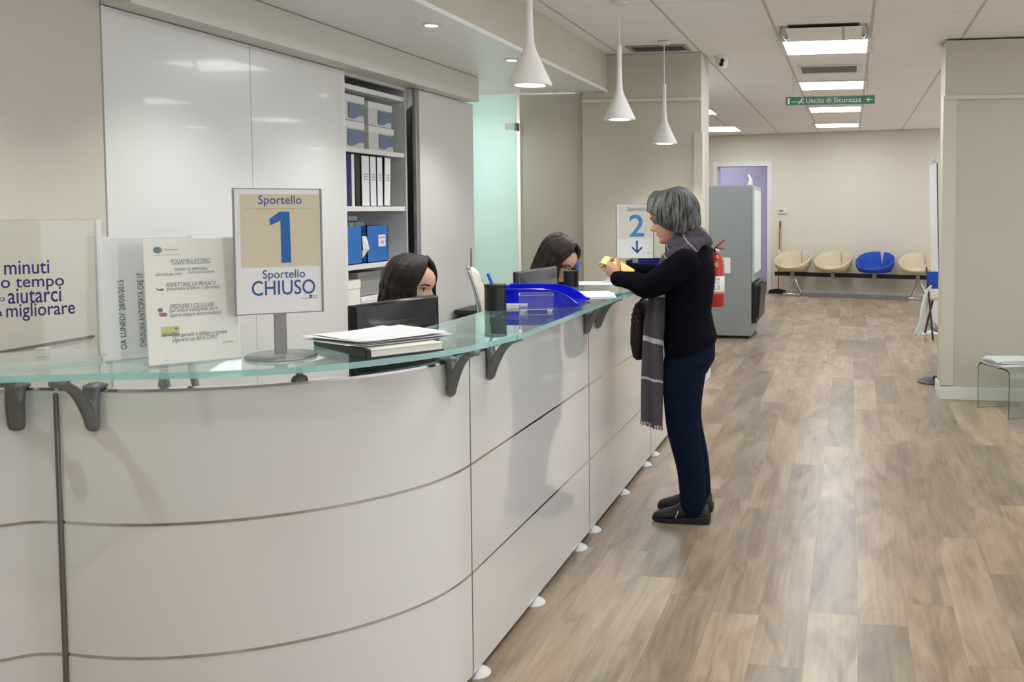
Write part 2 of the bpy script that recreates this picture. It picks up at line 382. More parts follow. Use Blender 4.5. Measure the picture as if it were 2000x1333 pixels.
def remesh(mb, name, mats, parent=None, voxel=0.006, smooth=2, matfn=None):
    """weld overlapping closed shapes into ONE continuous skin"""
    me = mb.mesh(name); o = bpy.data.objects.new(name+'_tmp', me); COL.objects.link(o)
    md = o.modifiers.new('r', 'REMESH'); md.mode = 'VOXEL'; md.voxel_size = voxel; md.use_smooth_shade = True
    if smooth:
        sm = o.modifiers.new('s', 'SMOOTH'); sm.factor = 0.5; sm.iterations = smooth
    dg = bpy.context.evaluated_depsgraph_get()
    new = bpy.data.meshes.new_from_object(o.evaluated_get(dg))
    bpy.data.objects.remove(o); bpy.data.meshes.remove(me)
    new.name = name; new.materials.clear()
    for m in (mats if isinstance(mats, (list, tuple)) else [mats]): new.materials.append(m)
    for p in new.polygons:
        p.use_smooth = True
        if matfn: p.material_index = matfn(p.center)
        else: p.material_index = 0
    ob = bpy.data.objects.new(name, new); COL.objects.link(ob)
    if parent: ob.parent = parent
    return ob
def bez(pts, n=8):
    """Catmull-Rom through points"""
    P = [Vector(p) for p in pts]; P = [2*P[0]-P[1]]+P+[2*P[-1]-P[-2]]; out = []
    for i in range(1, len(P)-2):
        for k in range(n):
            t = k/n; a, b, c, d = P[i-1], P[i], P[i+1], P[i+2]
            out.append(0.5*((2*b)+(c-a)*t+(2*a-5*b+4*c-d)*t*t+(3*b-a-3*c+d)*t**3))
    out.append(P[-2]); return out
# text: every entry fits its ink into a box (x0,x1,z0,z1) on a sheet that faces local -y
def text_raw(body, bold=0.0, shear=0.0):
    cu = bpy.data.curves.new('t', 'FONT'); cu.body = body; cu.size = 1; cu.offset = bold; cu.shear = shear; cu.resolution_u = 10 if len(body) < 3 else 4
    o = bpy.data.objects.new('t', cu); COL.objects.link(o)
    dg = bpy.context.evaluated_depsgraph_get(); me = bpy.data.meshes.new_from_object(o.evaluated_get(dg))
    bpy.data.objects.remove(o); bpy.data.curves.remove(cu)
    vs = [v.co.copy() for v in me.vertices]; fs = [list(p.vertices) for p in me.polygons]; bpy.data.meshes.remove(me)
    x0 = min(v.x for v in vs); x1 = max(v.x for v in vs); y0 = min(v.y for v in vs); y1 = max(v.y for v in vs)
    return vs, fs, (x0, x1, y0, y1)
def lettering(name, items, mats, parent, y=-0.0008, curve=None):
    """items: (body, x0, x1, z0, z1, matindex[, bold, shear, turn]) or ('#poly', pts, matindex)"""
    bm = bmesh.new()
    for it in items:
        if it[0] == '#poly':
            vs = [bm.verts.new((p[0], y, p[1])) for p in it[1]]
            f = bm.faces.new(vs); f.material_index = it[2]; f.normal_update()
            if f.normal.y > 0: f.normal_flip()
            continue
        body, x0, x1, z0, z1, mi = it[:6]
        bold = it[6] if len(it) > 6 else 0; sh = it[7] if len(it) > 7 else 0; turn = it[8] if len(it) > 8 else False
        vs, fs, (a0, a1, b0, b1) = text_raw(body, bold, sh)
        L_ = []
        for v in vs:
            u = (v.x-a0)/(a1-a0); t = (v.y-b0)/(b1-b0)
            if turn: u, t = 1-t, u
            p = (x0+(x1-x0)*u, y, z0+(z1-z0)*t)
            if curve: p = curve(*p)
            L_.append(bm.verts.new(p))
        for f in fs:
            try:
                q = bm.faces.new([L_[i] for i in f]); q.material_index = mi; q.normal_update()
                if not curve and q.normal.y > 0: q.normal_flip()
            except ValueError: pass
    me = bpy.data.meshes.new(name); bm.to_mesh(me); bm.free()
    o = bpy.data.objects.new(name, me); COL.objects.link(o); o.parent = parent
    for m in mats: me.materials.append(m)
    return o
def rect(x0, x1, z0, z1): return [(x0, z0), (x1, z0), (x1, z1), (x0, z1)]
def circ(cx, cz, rx, rz, n=20): return [(cx+rx*math.cos(2*PI*k/n), cz+rz*math.sin(2*PI*k/n)) for k in range(n)]

# =================================================================== THE SETTING
CEIL = 2.8; SOF = 2.493
struct('floor', MB().box((-6, -3.2, -0.1), (4.6, 20, 0)), M_floor)
struct('ceiling', MB().box((-6, -3.2, CEIL), (4.6, 20, CEIL+0.1)), M_ceil)
# lowered ceiling over the desk with its beige fascia
struct('trim_1', MB().box((-3.5, -3.0, SOF), (-2.058, 7.78, CEIL-0.002)), M_soffit)
struct('trim_2', MB().box((-2.058, -3.0, SOF+0.012), (-2.046, 7.748, CEIL-0.001)), M_wall)
struct('trim_3', MB().box((-2.062, -3.0, SOF-0.012), (-2.04, 7.748, SOF+0.012)), M_soffit)
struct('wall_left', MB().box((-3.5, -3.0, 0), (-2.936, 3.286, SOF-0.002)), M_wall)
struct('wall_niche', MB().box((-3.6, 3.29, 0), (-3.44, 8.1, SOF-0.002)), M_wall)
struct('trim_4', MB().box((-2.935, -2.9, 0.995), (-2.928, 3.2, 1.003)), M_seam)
struct('wall_rear', MB().box((-3.6, -3.2, 0), (4.6, -3.02, CEIL-0.002)), M_wall)  # unseen wall put back so sky light leaves the counter front darker
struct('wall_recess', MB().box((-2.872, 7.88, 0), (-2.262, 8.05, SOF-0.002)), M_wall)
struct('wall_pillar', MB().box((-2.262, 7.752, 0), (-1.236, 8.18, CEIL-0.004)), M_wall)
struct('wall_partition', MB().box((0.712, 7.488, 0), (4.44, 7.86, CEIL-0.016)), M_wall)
# bumper rails, corner guards, skirting
mb = MB(); mb.box((-2.262, 7.73, 2.395), (-1.238, 7.75, 2.425)); struct('trim_5', mb, M_guard, bevel=0.004)
mb = MB(); mb.box((0.714, 7.466, 2.33), (4.4, 7.486, 2.362)); struct('trim_6', mb, M_guard, bevel=0.004)
gz = atY(1362, 258, 7.73).z
mb = MB(); mb.prism([(-1.30, 7.738), (-1.222, 7.738), (-1.222, 7.85), (-1.234, 7.85), (-1.234, 7.75), (-1.30, 7.75)], 0.11, gz); struct('trim_7', mb, M_guard, bevel=0.003)
mb = MB(); mb.prism([(0.80, 7.474), (0.698, 7.474), (0.698, 7.60), (0.71, 7.60), (0.71, 7.486), (0.80, 7.486)], 0.11, 2.36); struct('trim_8', mb, M_guard, bevel=0.003)
mb = MB(); mb.prism([(4.4, 7.47), (0.695, 7.47), (0.695, 7.86), (0.71, 7.86), (0.71, 7.486), (4.4, 7.486)], 0.0, 0.10); struct('baseboard_right', mb, M_white, bevel=0.003)
mb = MB(); mb.prism([(-1.24, 7.735), (-1.22, 7.735), (-1.22, 8.18), (-1.234, 8.18), (-1.234, 7.75), (-1.24, 7.75)], 0.0, 0.10); struct('baseboard_left', mb, M_white, bevel=0.003)
# far wall, turned a little, with the doorway; local x along the wall, y into it
BW = Vector((-1.39, 16.5, 0)); BA = math.radians(-13)
def far(mb, name, m, **k): return struct(name, mb, m, loc=BW, rot=(0, 0, BA), **k)
DW0, DW1, DH = -1.02, -0.05, 2.24
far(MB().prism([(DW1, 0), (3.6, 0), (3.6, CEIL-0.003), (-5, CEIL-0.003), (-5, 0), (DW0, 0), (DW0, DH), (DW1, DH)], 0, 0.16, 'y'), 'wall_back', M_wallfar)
mb = MB(); mb.prism([(DW1-0.01, 0), (DW1+0.075, 0), (DW1+0.075, DH+0.085), (DW0-0.075, DH+0.085), (DW0-0.075, 0), (DW0+0.01, 0), (DW0+0.01, DH), (DW1-0.01, DH)], -0.02, 0.17, 'y')
far(mb, 'door_1', M_white, bevel=0.004)
far(MB().box((DW1+0.08, -0.015, 0), (3.5, -0.001, 0.075)), 'baseboard_back', M_white)
# lilac room behind the doorway
far(MB().box((-2.6, 2.2, 0), (1.2, 2.3, CEIL-0.003)), 'wall_lilac', M_lilac)
far(MB().box((-0.02, 0.165, 0), (0.06, 2.2, CEIL-0.003)), 'wall_lilac_right', M_lilac)
far(MB().box((-2.6, 0.165, 0), (-2.5, 2.2, CEIL-0.003)), 'wall_lilac_left', M_lilac)
# side walls of the far hall
struct('wall_hall_left', MB().box((-6, 8.3, 0), (-5.85, 20, CEIL-0.002)), M_wallfar)
struct('wall_hall_front', MB().box((-5.85, 10.3, 0), (-2.3, 10.4, CEIL-0.002)), M_wallfar)
# invented room, added with its panels to light the frosted glass from behind
struct('wall_backlight_right', MB().box((-2.42, 8.06, 0), (-2.30, 10.29, CEIL-0.004)), M_white)
struct('wall_backlight_left', MB().box((-4.5, 8.11, 0), (-4.4, 10.29, CEIL-0.004)), M_white)
struct('wall_backlight_front', MB().box((-4.5, 8.0, 0), (-3.61, 8.1, CEIL-0.004)), M_white)
# frosted glass partition between cabinet and wall
mb = MB(); mb.box((-3.43, 7.80, 0.01), (-2.876, 7.812, SOF-0.004)); struct('window_1', mb, G_frost)
t = thing('glass_clamp', 'small metal clamp holding the frosted glass panel to the wall', 'clamp', (-2.915, 7.795, 2.21))
MB().box((-0.06, -0.012, -0.03), (0.03, 0.0, 0.03)).build('clamp_plate', M_white, t, bevel=0.003)
MB().box((0.03, -0.016, -0.034), (0.042, 0.08, 0.034)).build('clamp_wall_plate', M_alu, t, bevel=0.002)

# =================================================================== CEILING FIXTURES
def ceiling_light(x, y, label, sx=0.65, sy=0.62):
    t = thing('ceiling_light', label, 'ceiling light', (x, y, CEIL), 0, 'recessed fluorescent ceiling lights')
    fr = MB()
    a, b = sx/2, sy/2
    for (p, q) in (((-a-.05, -b-.03, -.012), (-a, b+.03, -.001)), ((a, -b-.03, -.012), (a+.05, b+.03, -.001)), ((-a, -b-.03, -.012), (a, -b, -.001)), ((-a, b, -.012), (a, b+.03, -.001))): fr.box(p, q)
    fr.build('frame', M_white, t)
    MB().box((-a, -b, -.010), (a, b, -.003)).build('diffuser', M_light, t)
    return t
ceiling_light(-0.205, 7.66, 'largest lit ceiling panel at the top of the photo, in front of a vent')
ceiling_light(-0.205, 10.05, 'lit ceiling panel just above the green exit sign')
ceiling_light(-0.21, 12.5, 'lit ceiling panel just below the green exit sign')
ceiling_light(-0.22, 14.9, 'farthest lit ceiling panel of the row, by the back wall', sy=0.62)
ceiling_light(-2.15, 15.25, 'lit ceiling panel left of the row, beside the white corner pillar', sy=0.9)
for (x, y, n) in ((-0.205, 5.25, 'above the customer side of the desk'), (-0.205, 2.8, 'beside the desk end'), (-0.205, 0.3, 'over the entrance side'), (-0.205, -2.0, 'by the rear wall'),
                  (2.4, 5.25, 'in the waiting area, near the glass table'), (2.4, 2.8, 'in the middle of the waiting area'), (2.4, 0.3, 'in the waiting area on the entrance side'), (2.4, 12.5, 'in the hall right of the partition'), (-2.9, 17.9, 'in the lilac room'), (-3.2, 9.2, 'in the added room behind the frosted glass'), (-3.75, 9.2, 'at the left of the added room behind the frosted glass'), (-2.15, 12.5, 'left in the far hall'), (-2.15, 9.6, 'left in the far hall behind the pillar'), (2.4, 14.9, 'at the right end of the far hall'), (2.4, 10.0, 'just behind the right partition')):
    ceiling_light(x, y, 'unseen ceiling panel added to light the room, '+n)  # out-of-view panels added to brighten desk, waiting area, hall and hidden rooms
def ceil_vent(name, x0, x1, y0, y1, label, slots=3, fr=M_white, bl=M_blade):
    t = thing(name, label, 'air vent', ((x0+x1)/2, (y0+y1)/2, CEIL), 0)
    a, b = (x1-x0)/2, (y1-y0)/2
    mb = MB(); e = 0.035
    for (p, q) in (((-a, -b, -.01), (-a+e, b, -.001)), ((a-e, -b, -.01), (a, b, -.001)), ((-a+e, -b, -.01), (a-e, -b+e, -.001)), ((-a+e, b-e, -.01), (a-e, b, -.001))): mb.box(p, q)
    mb.build('vent_frame', fr, t)
    MB().box((-a+e, -b+e, -.003), (a-e, b-e, -.001)).build('vent_backing', M_ventd, t)
    n = max(2, slots)
    for k in range(n):
        yy = -b+e + (2*b-2*e)*(k+0.5)/n
        MB().box((-a+e, yy-0.006, -.009), (a-e, yy+0.006, -.003)).build('blade', bl, t)
    return t
ceil_vent('ceiling_vent', -1.79, -1.30, 7.36, 7.64, 'dark grille in the ceiling above the third pendant lamp', 4, M_blade, M_ventd)
ceil_vent('ceiling_vent', -0.50, 0.08, 8.66, 9.14, 'grey ceiling grille between the first two lit panels', 10)
t = thing('access_panel', 'hinged ceiling panel with curled straps before the nearest lit panel', 'panel', (-0.20, 6.98, CEIL))
MB().box((-0.27, -0.24, -0.03), (0.27, 0.27, -0.022)).build('panel_sheet', M_ceil, t, bevel=0.003)
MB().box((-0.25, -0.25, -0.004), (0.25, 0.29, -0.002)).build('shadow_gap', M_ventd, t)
for sx in (-1, 1):
    MB().tube(bez([(sx*0.30, -0.2, -0.005), (sx*0.315, -0.05, -0.03), (sx*0.30, 0.1, -0.04), (sx*0.285, 0.24, -0.012)], 6), 0.011, 8).build('strap', M_alu, t, smooth=True)
def spot(x, y, z, label, watt=SPOT_W, wide=110):
    t = thing('downlight', label, 'downlight', (x, y, z), 0, 'recessed downlights in the low ceiling')
    MB().lathe([(0.048, 0), (0.05, -0.006), (0.036, -0.008), (0.034, -0.001)], n=24).build('ring', M_white, t, smooth=True)
    MB().lathe([(0.033, -0.002), (0.031, -0.006), (0.02, -0.009)], n=20).build('lens', M_spotb, t, smooth=True)
    ld = bpy.data.lights.new('spot', 'SPOT'); ld.energy = watt; ld.spot_size = math.radians(wide); ld.spot_blend = 0.6 if wide < 120 else 1.0; ld.shadow_soft_size = 0.03; ld.color = (1, 0.985, 0.96)
    lo = bpy.data.objects.new('downlight_lamp', ld); COL.objects.link(lo); lo.parent = t; lo.location = (0, 0, -0.012)
spot(-2.24, 4.79, SOF, 'larger round downlight in the low ceiling, left of the first pendant')
spot(-2.24, 6.0, SOF, 'smaller round downlight in the low ceiling, just left of the first pendant')
spot(-3.1, 7.2, SOF, 'unseen downlight added behind the cabinet to brighten the recess and frosted glass', 16, 160)  # added lamp hidden behind the valance, brightens recess wall and glass
for y in (3.58, 2.4, 1.2): spot(-2.24, y, SOF, 'unseen downlight added in the low ceiling to light the desk side')  # downlights added out of view for more light on the desk side

def pendant(y, label, x=-1.44, zb=2.055):
    t = thing('pendant_lamp', label, 'pendant lamp', (x, y, zb), 0, 'white funnel pendant lamps over the desk')
    prof = [(0.098, 0.0), (0.1, 0.003), (0.0985, 0.014), (0.078, 0.057), (0.058, 0.100), (0.040, 0.138), (0.0275, 0.168), (0.0215, 0.192), (0.0185, 0.225), (0.0165, 0.27), (0.0155, 0.335), (0.0145, 0.336)]
    inner = [(0.0, 0.05), (0.052, 0.048), (0.062, 0.012), (0.070, 0.002), (0.098, 0.0)]
    MB().lathe([(0.001, 0.048)]+inner[1:]+prof[1:], n=40).build('lamp_shade', M_lampwhite, t, smooth=True)
    MB().lathe([(0.001, 0.004), (0.058, 0.004), (0.06, 0.010), (0.05, 0.016), (0.001, 0.022)], n=32).build('bulb', M_bulb, t, smooth=True)
    MB().lathe([(0.0150, 0.335), (0.0152, 0.336), (0.0152, 0.462), (0.013, 0.466), (0.002, 0.467)], n=24).build('socket_sleeve', M_white, t, smooth=True)
    MB().tube([(0, 0, 0.46), (0, 0, CEIL-zb-0.02)], 0.0035, 8, False).build('cord', M_cable, t, smooth=True)
    MB().lathe([(0.05, 0), (0.05, 0.02), (0.03, 0.024)], (0, 0, CEIL-zb-0.026), 24).build('ceiling_rose', M_white, t, smooth=True)
    ld = bpy.data.lights.new('pendant', 'SPOT'); ld.energy = PEND_W; ld.spot_size = math.radians(130); ld.spot_blend = 0.5; ld.shadow_soft_size = 0.05; ld.color = (1, 0.97, 0.93)
    lo = bpy.data.objects.new('pendant_light', ld); COL.objects.link(lo); lo.parent = t; lo.location = (0, 0, -0.004)
pendant(4.09, 'largest, nearest white funnel pendant lamp over the glass desk')
pendant(5.76, 'middle white funnel pendant lamp, above the bowed clerk')
pendant(7.2, 'smallest, farthest white funnel pendant lamp, above the grey-haired woman', zb=2.0)

# exit sign hung below the ceiling
t = thing('exit_sign', 'green hanging emergency exit sign with running figure and arrow', 'sign', (-0.2, 9.0, 2.478))
MB().box((-0.415, -0.006, 0), (0.415, 0.006, 0.078)).build('sign_panel', M_green, t, bevel=0.001)
def manpoly():
    return [('#poly', rect(-0.40, -0.378, 0.012, 0.066), 0), ('#poly', circ(-0.262, 0.065, 0.007, 0.007, 10), 0),
            ('#poly', [(-0.262, 0.056), (-0.275, 0.055), (-0.285, 0.033), (-0.273, 0.030)], 0),
            ('#poly', [(-0.283, 0.034), (-0.366, 0.034), (-0.366, 0.029), (-0.283, 0.027)], 0),
            ('#poly', [(-0.272, 0.032), (-0.255, 0.018), (-0.252, 0.010), (-0.246, 0.012), (-0.249, 0.022), (-0.266, 0.040)], 0),
            ('#poly', [(-0.284, 0.034), (-0.288, 0.018), (-0.30, 0.012), (-0.297, 0.007), (-0.281, 0.014), (-0.274, 0.032)], 0),
            ('#poly', [(-0.264, 0.054), (-0.246, 0.042), (-0.243, 0.046), (-0.26, 0.058)], 0),
            ('#poly', [(0.335, 0.039), (0.36, 0.060), (0.368, 0.056), (0.352, 0.043), (0.398, 0.043), (0.398, 0.035), (0.352, 0.035), (0.368, 0.022), (0.36, 0.018)], 0)]
lettering('lettering', [('Uscita di Sicurezza', -0.225, 0.29, 0.018, 0.064, 0, 0.0)]+manpoly(), [M_signwhite], t, -0.0068)
for sx in (-0.35, 0.35): MB().tube([(sx, 0, 0.078), (sx, 0, CEIL-2.478)], 0.002, 6, False).build('wire', M_alu, t)

# security camera on the corner of the pillar
t = thing('security_camera', 'white turret security camera with two lenses under the ceiling', 'camera', (-1.10, 8.0, CEIL))
MB().lathe([(0.055, 0), (0.058, -0.004), (0.055, -0.03), (0.042, -0.045)], n=24).build('mount', M_white, t, smooth=True)
mb = MB(); mb.ell((0, -0.005, -0.062), (0.056, 0.056, 0.06), 24, 16); mb.build('camera_ball', M_white, t, smooth=True)
for z_, x_ in ((-0.047, 0.016), (-0.078, 0.006)):
    MB().lathe([(0.001, 0.0), (0.018, 0.0), (0.018, 0.008), (0.001, 0.012)], n=18, M=Matrix.Translation((x_, -0.054, z_)) @ Matrix.Rotation(PI/2, 4, 'X')).build('lens', M_blackgloss, t, smooth=True)

# =================================================================== STORAGE CABINET
XC = -2.93; XB = -3.42
t = thing('storage_cabinet', 'white wall-high storage cabinet with sliding doors, half open on shelves', 'cabinet', (XC, 3.29, 0))
o = lambda y: y-3.29
MB().box((-0.035, o(3.29), 2.31), (0.135, o(6.78), SOF-0.003)).build('valance', mat('valance board', srgb(216, 213, 204), 0.4, var=0.02), t, bevel=0.003)
MB().box((-0.022, o(3.2885), 0.03), (0.0, o(4.214), 2.306)).build('sliding_door', M_door, t)
MB().box((-0.022, o(4.218), 0.03), (0.0, o(5.065), 2.306)).build('sliding_door', M_door, t)
MB().box((-0.035, o(5.067), 0.03), (-0.004, o(5.10), 2.306)).build('door_post', M_white, t)
d = MB().box((0.005, o(5.99), 0.03), (0.03, o(6.91), 2.306)).build('sliding_door', M_door, t)
MB().box((0.004, o(5.935), 0.03), (0.032, o(5.988), 2.306)).build('door_profile', M_alu, d, bevel=0.004)
MB().box((0.03, o(6.82), 1.03), (0.036, o(6.845), 1.19)).build('door_handle', M_alu, d, bevel=0.002)
MB().box((-0.49, o(3.30), 0.03), (-0.47, o(6.91), 2.46)).build('back_panel', M_cab, t)
MB().box((-0.47, o(5.90), 0.03), (-0.03, o(5.92), 2.46)).build('inner_side', M_cab, t)
MB().box((-0.47, o(6.89), 0.03), (-0.001, o(6.91), 2.306)).build('end_panel', M_door, t)
MB().box((-0.47, o(3.30), 0.03), (-0.03, o(3.32), 2.306)).build('end_panel', M_door, t)
MB().box((-0.06, o(5.10), 2.29), (-0.03, o(5.9), 2.46)).build('top_rail', M_cab, t)
SHZ = (2.245, 1.87, 1.512, 1.155, 0.80, 0.44, 0.06)
for z in SHZ: MB().box((-0.465, o(5.085), z-0.03), (-0.035, o(5.895), z)).build('shelf', M_white, t, bevel=0.002)
# shelf contents --------------------------------------------------------
def carton(name, label, y, z, dx, dy, dz, group, x=XC-0.06, open_end=True):
    t = thing(name, label, 'box', (x-dx/2, y, z), 0, group)
    MB().box((-dx/2, -dy/2, 0), (dx/2, dy/2, dz)).build('carton', mat('white carton', srgb(206, 206, 203), 0.7, var=0.03), t, bevel=0.002)
    MB().box((-dx/2-0.004, -dy/2-0.004, dz*0.74), (dx/2+0.004, dy/2+0.004, dz+0.004)).build('lid', mat('white carton lid', srgb(222, 222, 220), 0.7, var=0.03), t, bevel=0.002)
    pts = [(-dy*0.10, dz*0.10), (dy*0.02, dz*0.07), (dy*0.12, dz*0.09), (dy*0.22, dz*0.17), (dy*0.32, dz*0.23), (dy*0.47, dz*0.24), (dy*0.47, dz*0.70), (-dy*0.10, dz*0.70)]
    MB().prism(pts, dx/2+0.0045, dx/2+0.006, 'x').build('printed_band', mat('printed grey blue', srgb(112, 128, 152), 0.6), t)
    lettering('lettering', [('EASY', -0.05, 0.0, dz*0.12, dz*0.2, 0)], [M_ink], t, -dy/2-0.005)
    return t
carton('archive_box', 'upper white carton of the stack of two on the top shelf', 5.62, 1.87+0.155, 0.22, 0.30, 0.145, 'white cartons on the top shelf')
carton('archive_box', 'lower white carton of the stack of two on the top shelf', 5.63, 1.87, 0.22, 0.32, 0.148, 'white cartons on the top shelf')
carton('archive_box', 'upper white carton cut off by the sliding door on the top shelf', 5.26, 1.87+0.165, 0.24, 0.31, 0.15, 'white cartons on the top shelf')
carton('archive_box', 'lower white carton cut off by the sliding door on the top shelf', 5.25, 1.87, 0.24, 0.32, 0.158, 'white cartons on the top shelf')
def binder(y, wdt, col, label, h=0.318, spine=None):
    t = thing('ring_binder', label, 'binder', (XC-0.05, y, 1.512), 0, 'ring binders on the second shelf')
    MB().box((-0.28, -wdt/2, 0), (-0.002, wdt/2, h)).build('cover', col, t, bevel=0.003)
    if spine:
        MB().box((-0.003, -wdt*0.46, 0.004), (0.0, wdt*0.46, h-0.004)).build('spine_label', spine, t)
        its = []
        for k in range(3): its.append((random.choice(('VERBALI', 'ARCHIVIO', 'REFERTI', 'TURNI')), -wdt*0.3, wdt*0.3, h*(0.62-k*0.05), h*(0.645-k*0.05), 0))
        q = lettering('lettering', its, [M_ink], t, -0.0008); q.rotation_euler = (0, 0, PI/2); q.location = (0.0, 0, 0)
    return t
bx = [(5.145, 0.05, M_paper, 'white binder at the door edge, leftmost of the row', M_cream), (5.215, 0.055, M_navy, 'dark blue binder second in the row', None), (5.262, 0.03, M_paper, 'thin white folder between the blue and the black binder', None),
      (5.315, 0.055, M_black, 'black binder in the middle of the row', None), (5.405, 0.095, M_black, 'wide binder with white label right of the black binder', M_paper), (5.500, 0.075, M_black, 'narrower white-labelled binder, third from the right end', M_paper),
      (5.585, 0.07, M_navy, 'white-labelled binder second from the right end of the row', M_paper), (5.675, 0.08, M_black, 'slightly leaning white-labelled binder at the right end of the row', M_paper)]
for b_ in bx:
    q = binder(b_[0], b_[1], b_[2], b_[3], spine=b_[4])
    if 'leaning' in b_[3]: q.rotation_euler = (math.radians(-3), 0, 0); q.location.y -= 0.0; q.location.z += 0.0025
# third shelf: flat navy box file with a white one, two blue crates
tb = prop(MB().box((XC-0.45, 5.12, 1.155), (XC-0.29, 5.60, 1.455)).build('box_file', M_navy, bevel=0.003), 'flat dark blue box file standing behind the blue crates', 'box file')
prop(MB().box((XC-0.45, 5.61, 1.155), (XC-0.29, 5.72, 1.45)).build('box_file', M_paper, bevel=0.003), 'white box file behind the right blue crate', 'box file')
def crate(y, dy, label, lab):
    t = thing('file_crate', label, 'crate', (XC-0.17, y, 1.155), 0, 'blue filing crates')
    mb = MB(); a, b, h, e = 0.11, dy/2, 0.235, 0.006
    mb.box((-a, -b, 0), (a, b, e)); mb.box((a-e, -b, 0), (a, b, h)); mb.box((-a, -b, 0), (-a+e, b, h+0.03)); mb.box((-a, -b, 0), (a, -b+e, h)); mb.box((-a, b-e, 0), (a, b, h))
    mb.build('crate_body', M_bluecrate, t)
    if lab:
        MB().box((a, 0.01, 0.10), (a+0.001, 0.10, 0.175)).build('label_card', M_paper, t)
        q = lettering('lettering', [('ORDINI', 0.02, 0.09, 0.15, 0.165, 0), ('N1', 0.04, 0.075, 0.112, 0.14, 0, 0.01)], [M_inkdark], t, 0); q.rotation_euler = (0, 0, PI/2); q.location = (a+0.0016, 0, 0)
    return t
crate(5.56, 0.27, 'right blue plastic filing crate with white label card on the third shelf', True)
crate(5.25, 0.23, 'left blue plastic filing crate cut off by the sliding door', False)
for k, (y, a) in enumerate(((5.33, 0.3), (5.38, -0.2), (5.30, 0.1), (5.46, 0.25))):
    mb = MB(); mb.box((-0.09, -0.001, 0), (0.08, 0.001, 0.25))
    prop(mb.build('loose_paper', M_cream if k % 2 else M_paper, loc=(XC-0.18, y, 1.163), rot=(math.radians(8*a), 0, a*0.5)), ('pale sheet standing in the left blue crate', 'white sheet between the two blue crates', 'folded sheet at the back of the left blue crate', 'cream sheet sticking up from the right blue crate')[k], 'paper')
mb = MB(); mb.loft([[(0.0, 0, 0), (0.02, 0.004, 0.0), (0.02, 0.008, 0), (0, 0.003, 0)], [(0.05, 0.01, 0.09), (0.07, 0.05, 0.09), (0.07, 0.053, 0.09), (0.05, 0.013, 0.09)], [(0.055, -0.01, 0.17), (0.06, 0.03, 0.17), (0.06, 0.033, 0.17), (0.055, -0.007, 0.17)]])
prop(mb.build('curled_paper', M_paper, loc=(XC-0.12, 5.385, 1.156)), 'curled white paper drooping between the two blue crates', 'paper')
# fourth shelf: grey boxes and papers
def small_box(name, m, a, b, label, parts=True):
    t = thing(name, label, 'box', ((a[0]+b[0])/2, (a[1]+b[1])/2, a[2]))
    dx, dy, dz = (b[0]-a[0])/2, (b[1]-a[1])/2, b[2]-a[2]
    MB().box((-dx, -dy, 0), (dx, dy, dz*0.8)).build('box_body', m, t, bevel=0.002)
    MB().box((-dx-0.003, -dy-0.003, dz*0.8), (dx+0.003, dy+0.003, dz)).build('box_lid', m, t, bevel=0.002)
    return t
M_greybox = mat('grey card', srgb(150, 150, 148), 0.7)
q = small_box('grey_box', M_greybox, (XC-0.38, 5.34, 0.95), (XC-0.08, 5.62, 1.10), 'grey card box with a scribbled mark under the blue crates')
lettering('scribble', [('23', -0.05, 0.01, 0.03, 0.1, 0)], [M_inkdark], q, -0.1435)
small_box('white_box', M_cream, (XC-0.36, 5.12, 0.80), (XC-0.06, 5.33, 1.06), 'tall white box beside the grey box on the fourth shelf')
small_box('white_box', M_paper, (XC-0.36, 5.345, 0.80), (XC-0.06, 5.63, 0.945), 'low white box under the grey box on the fourth shelf')
small_box('blue_box', M_bluecrate, (XC-0.36, 5.12, 0.44), (XC-0.06, 5.33, 0.74), 'blue box left of the near monitor on the lower shelf')

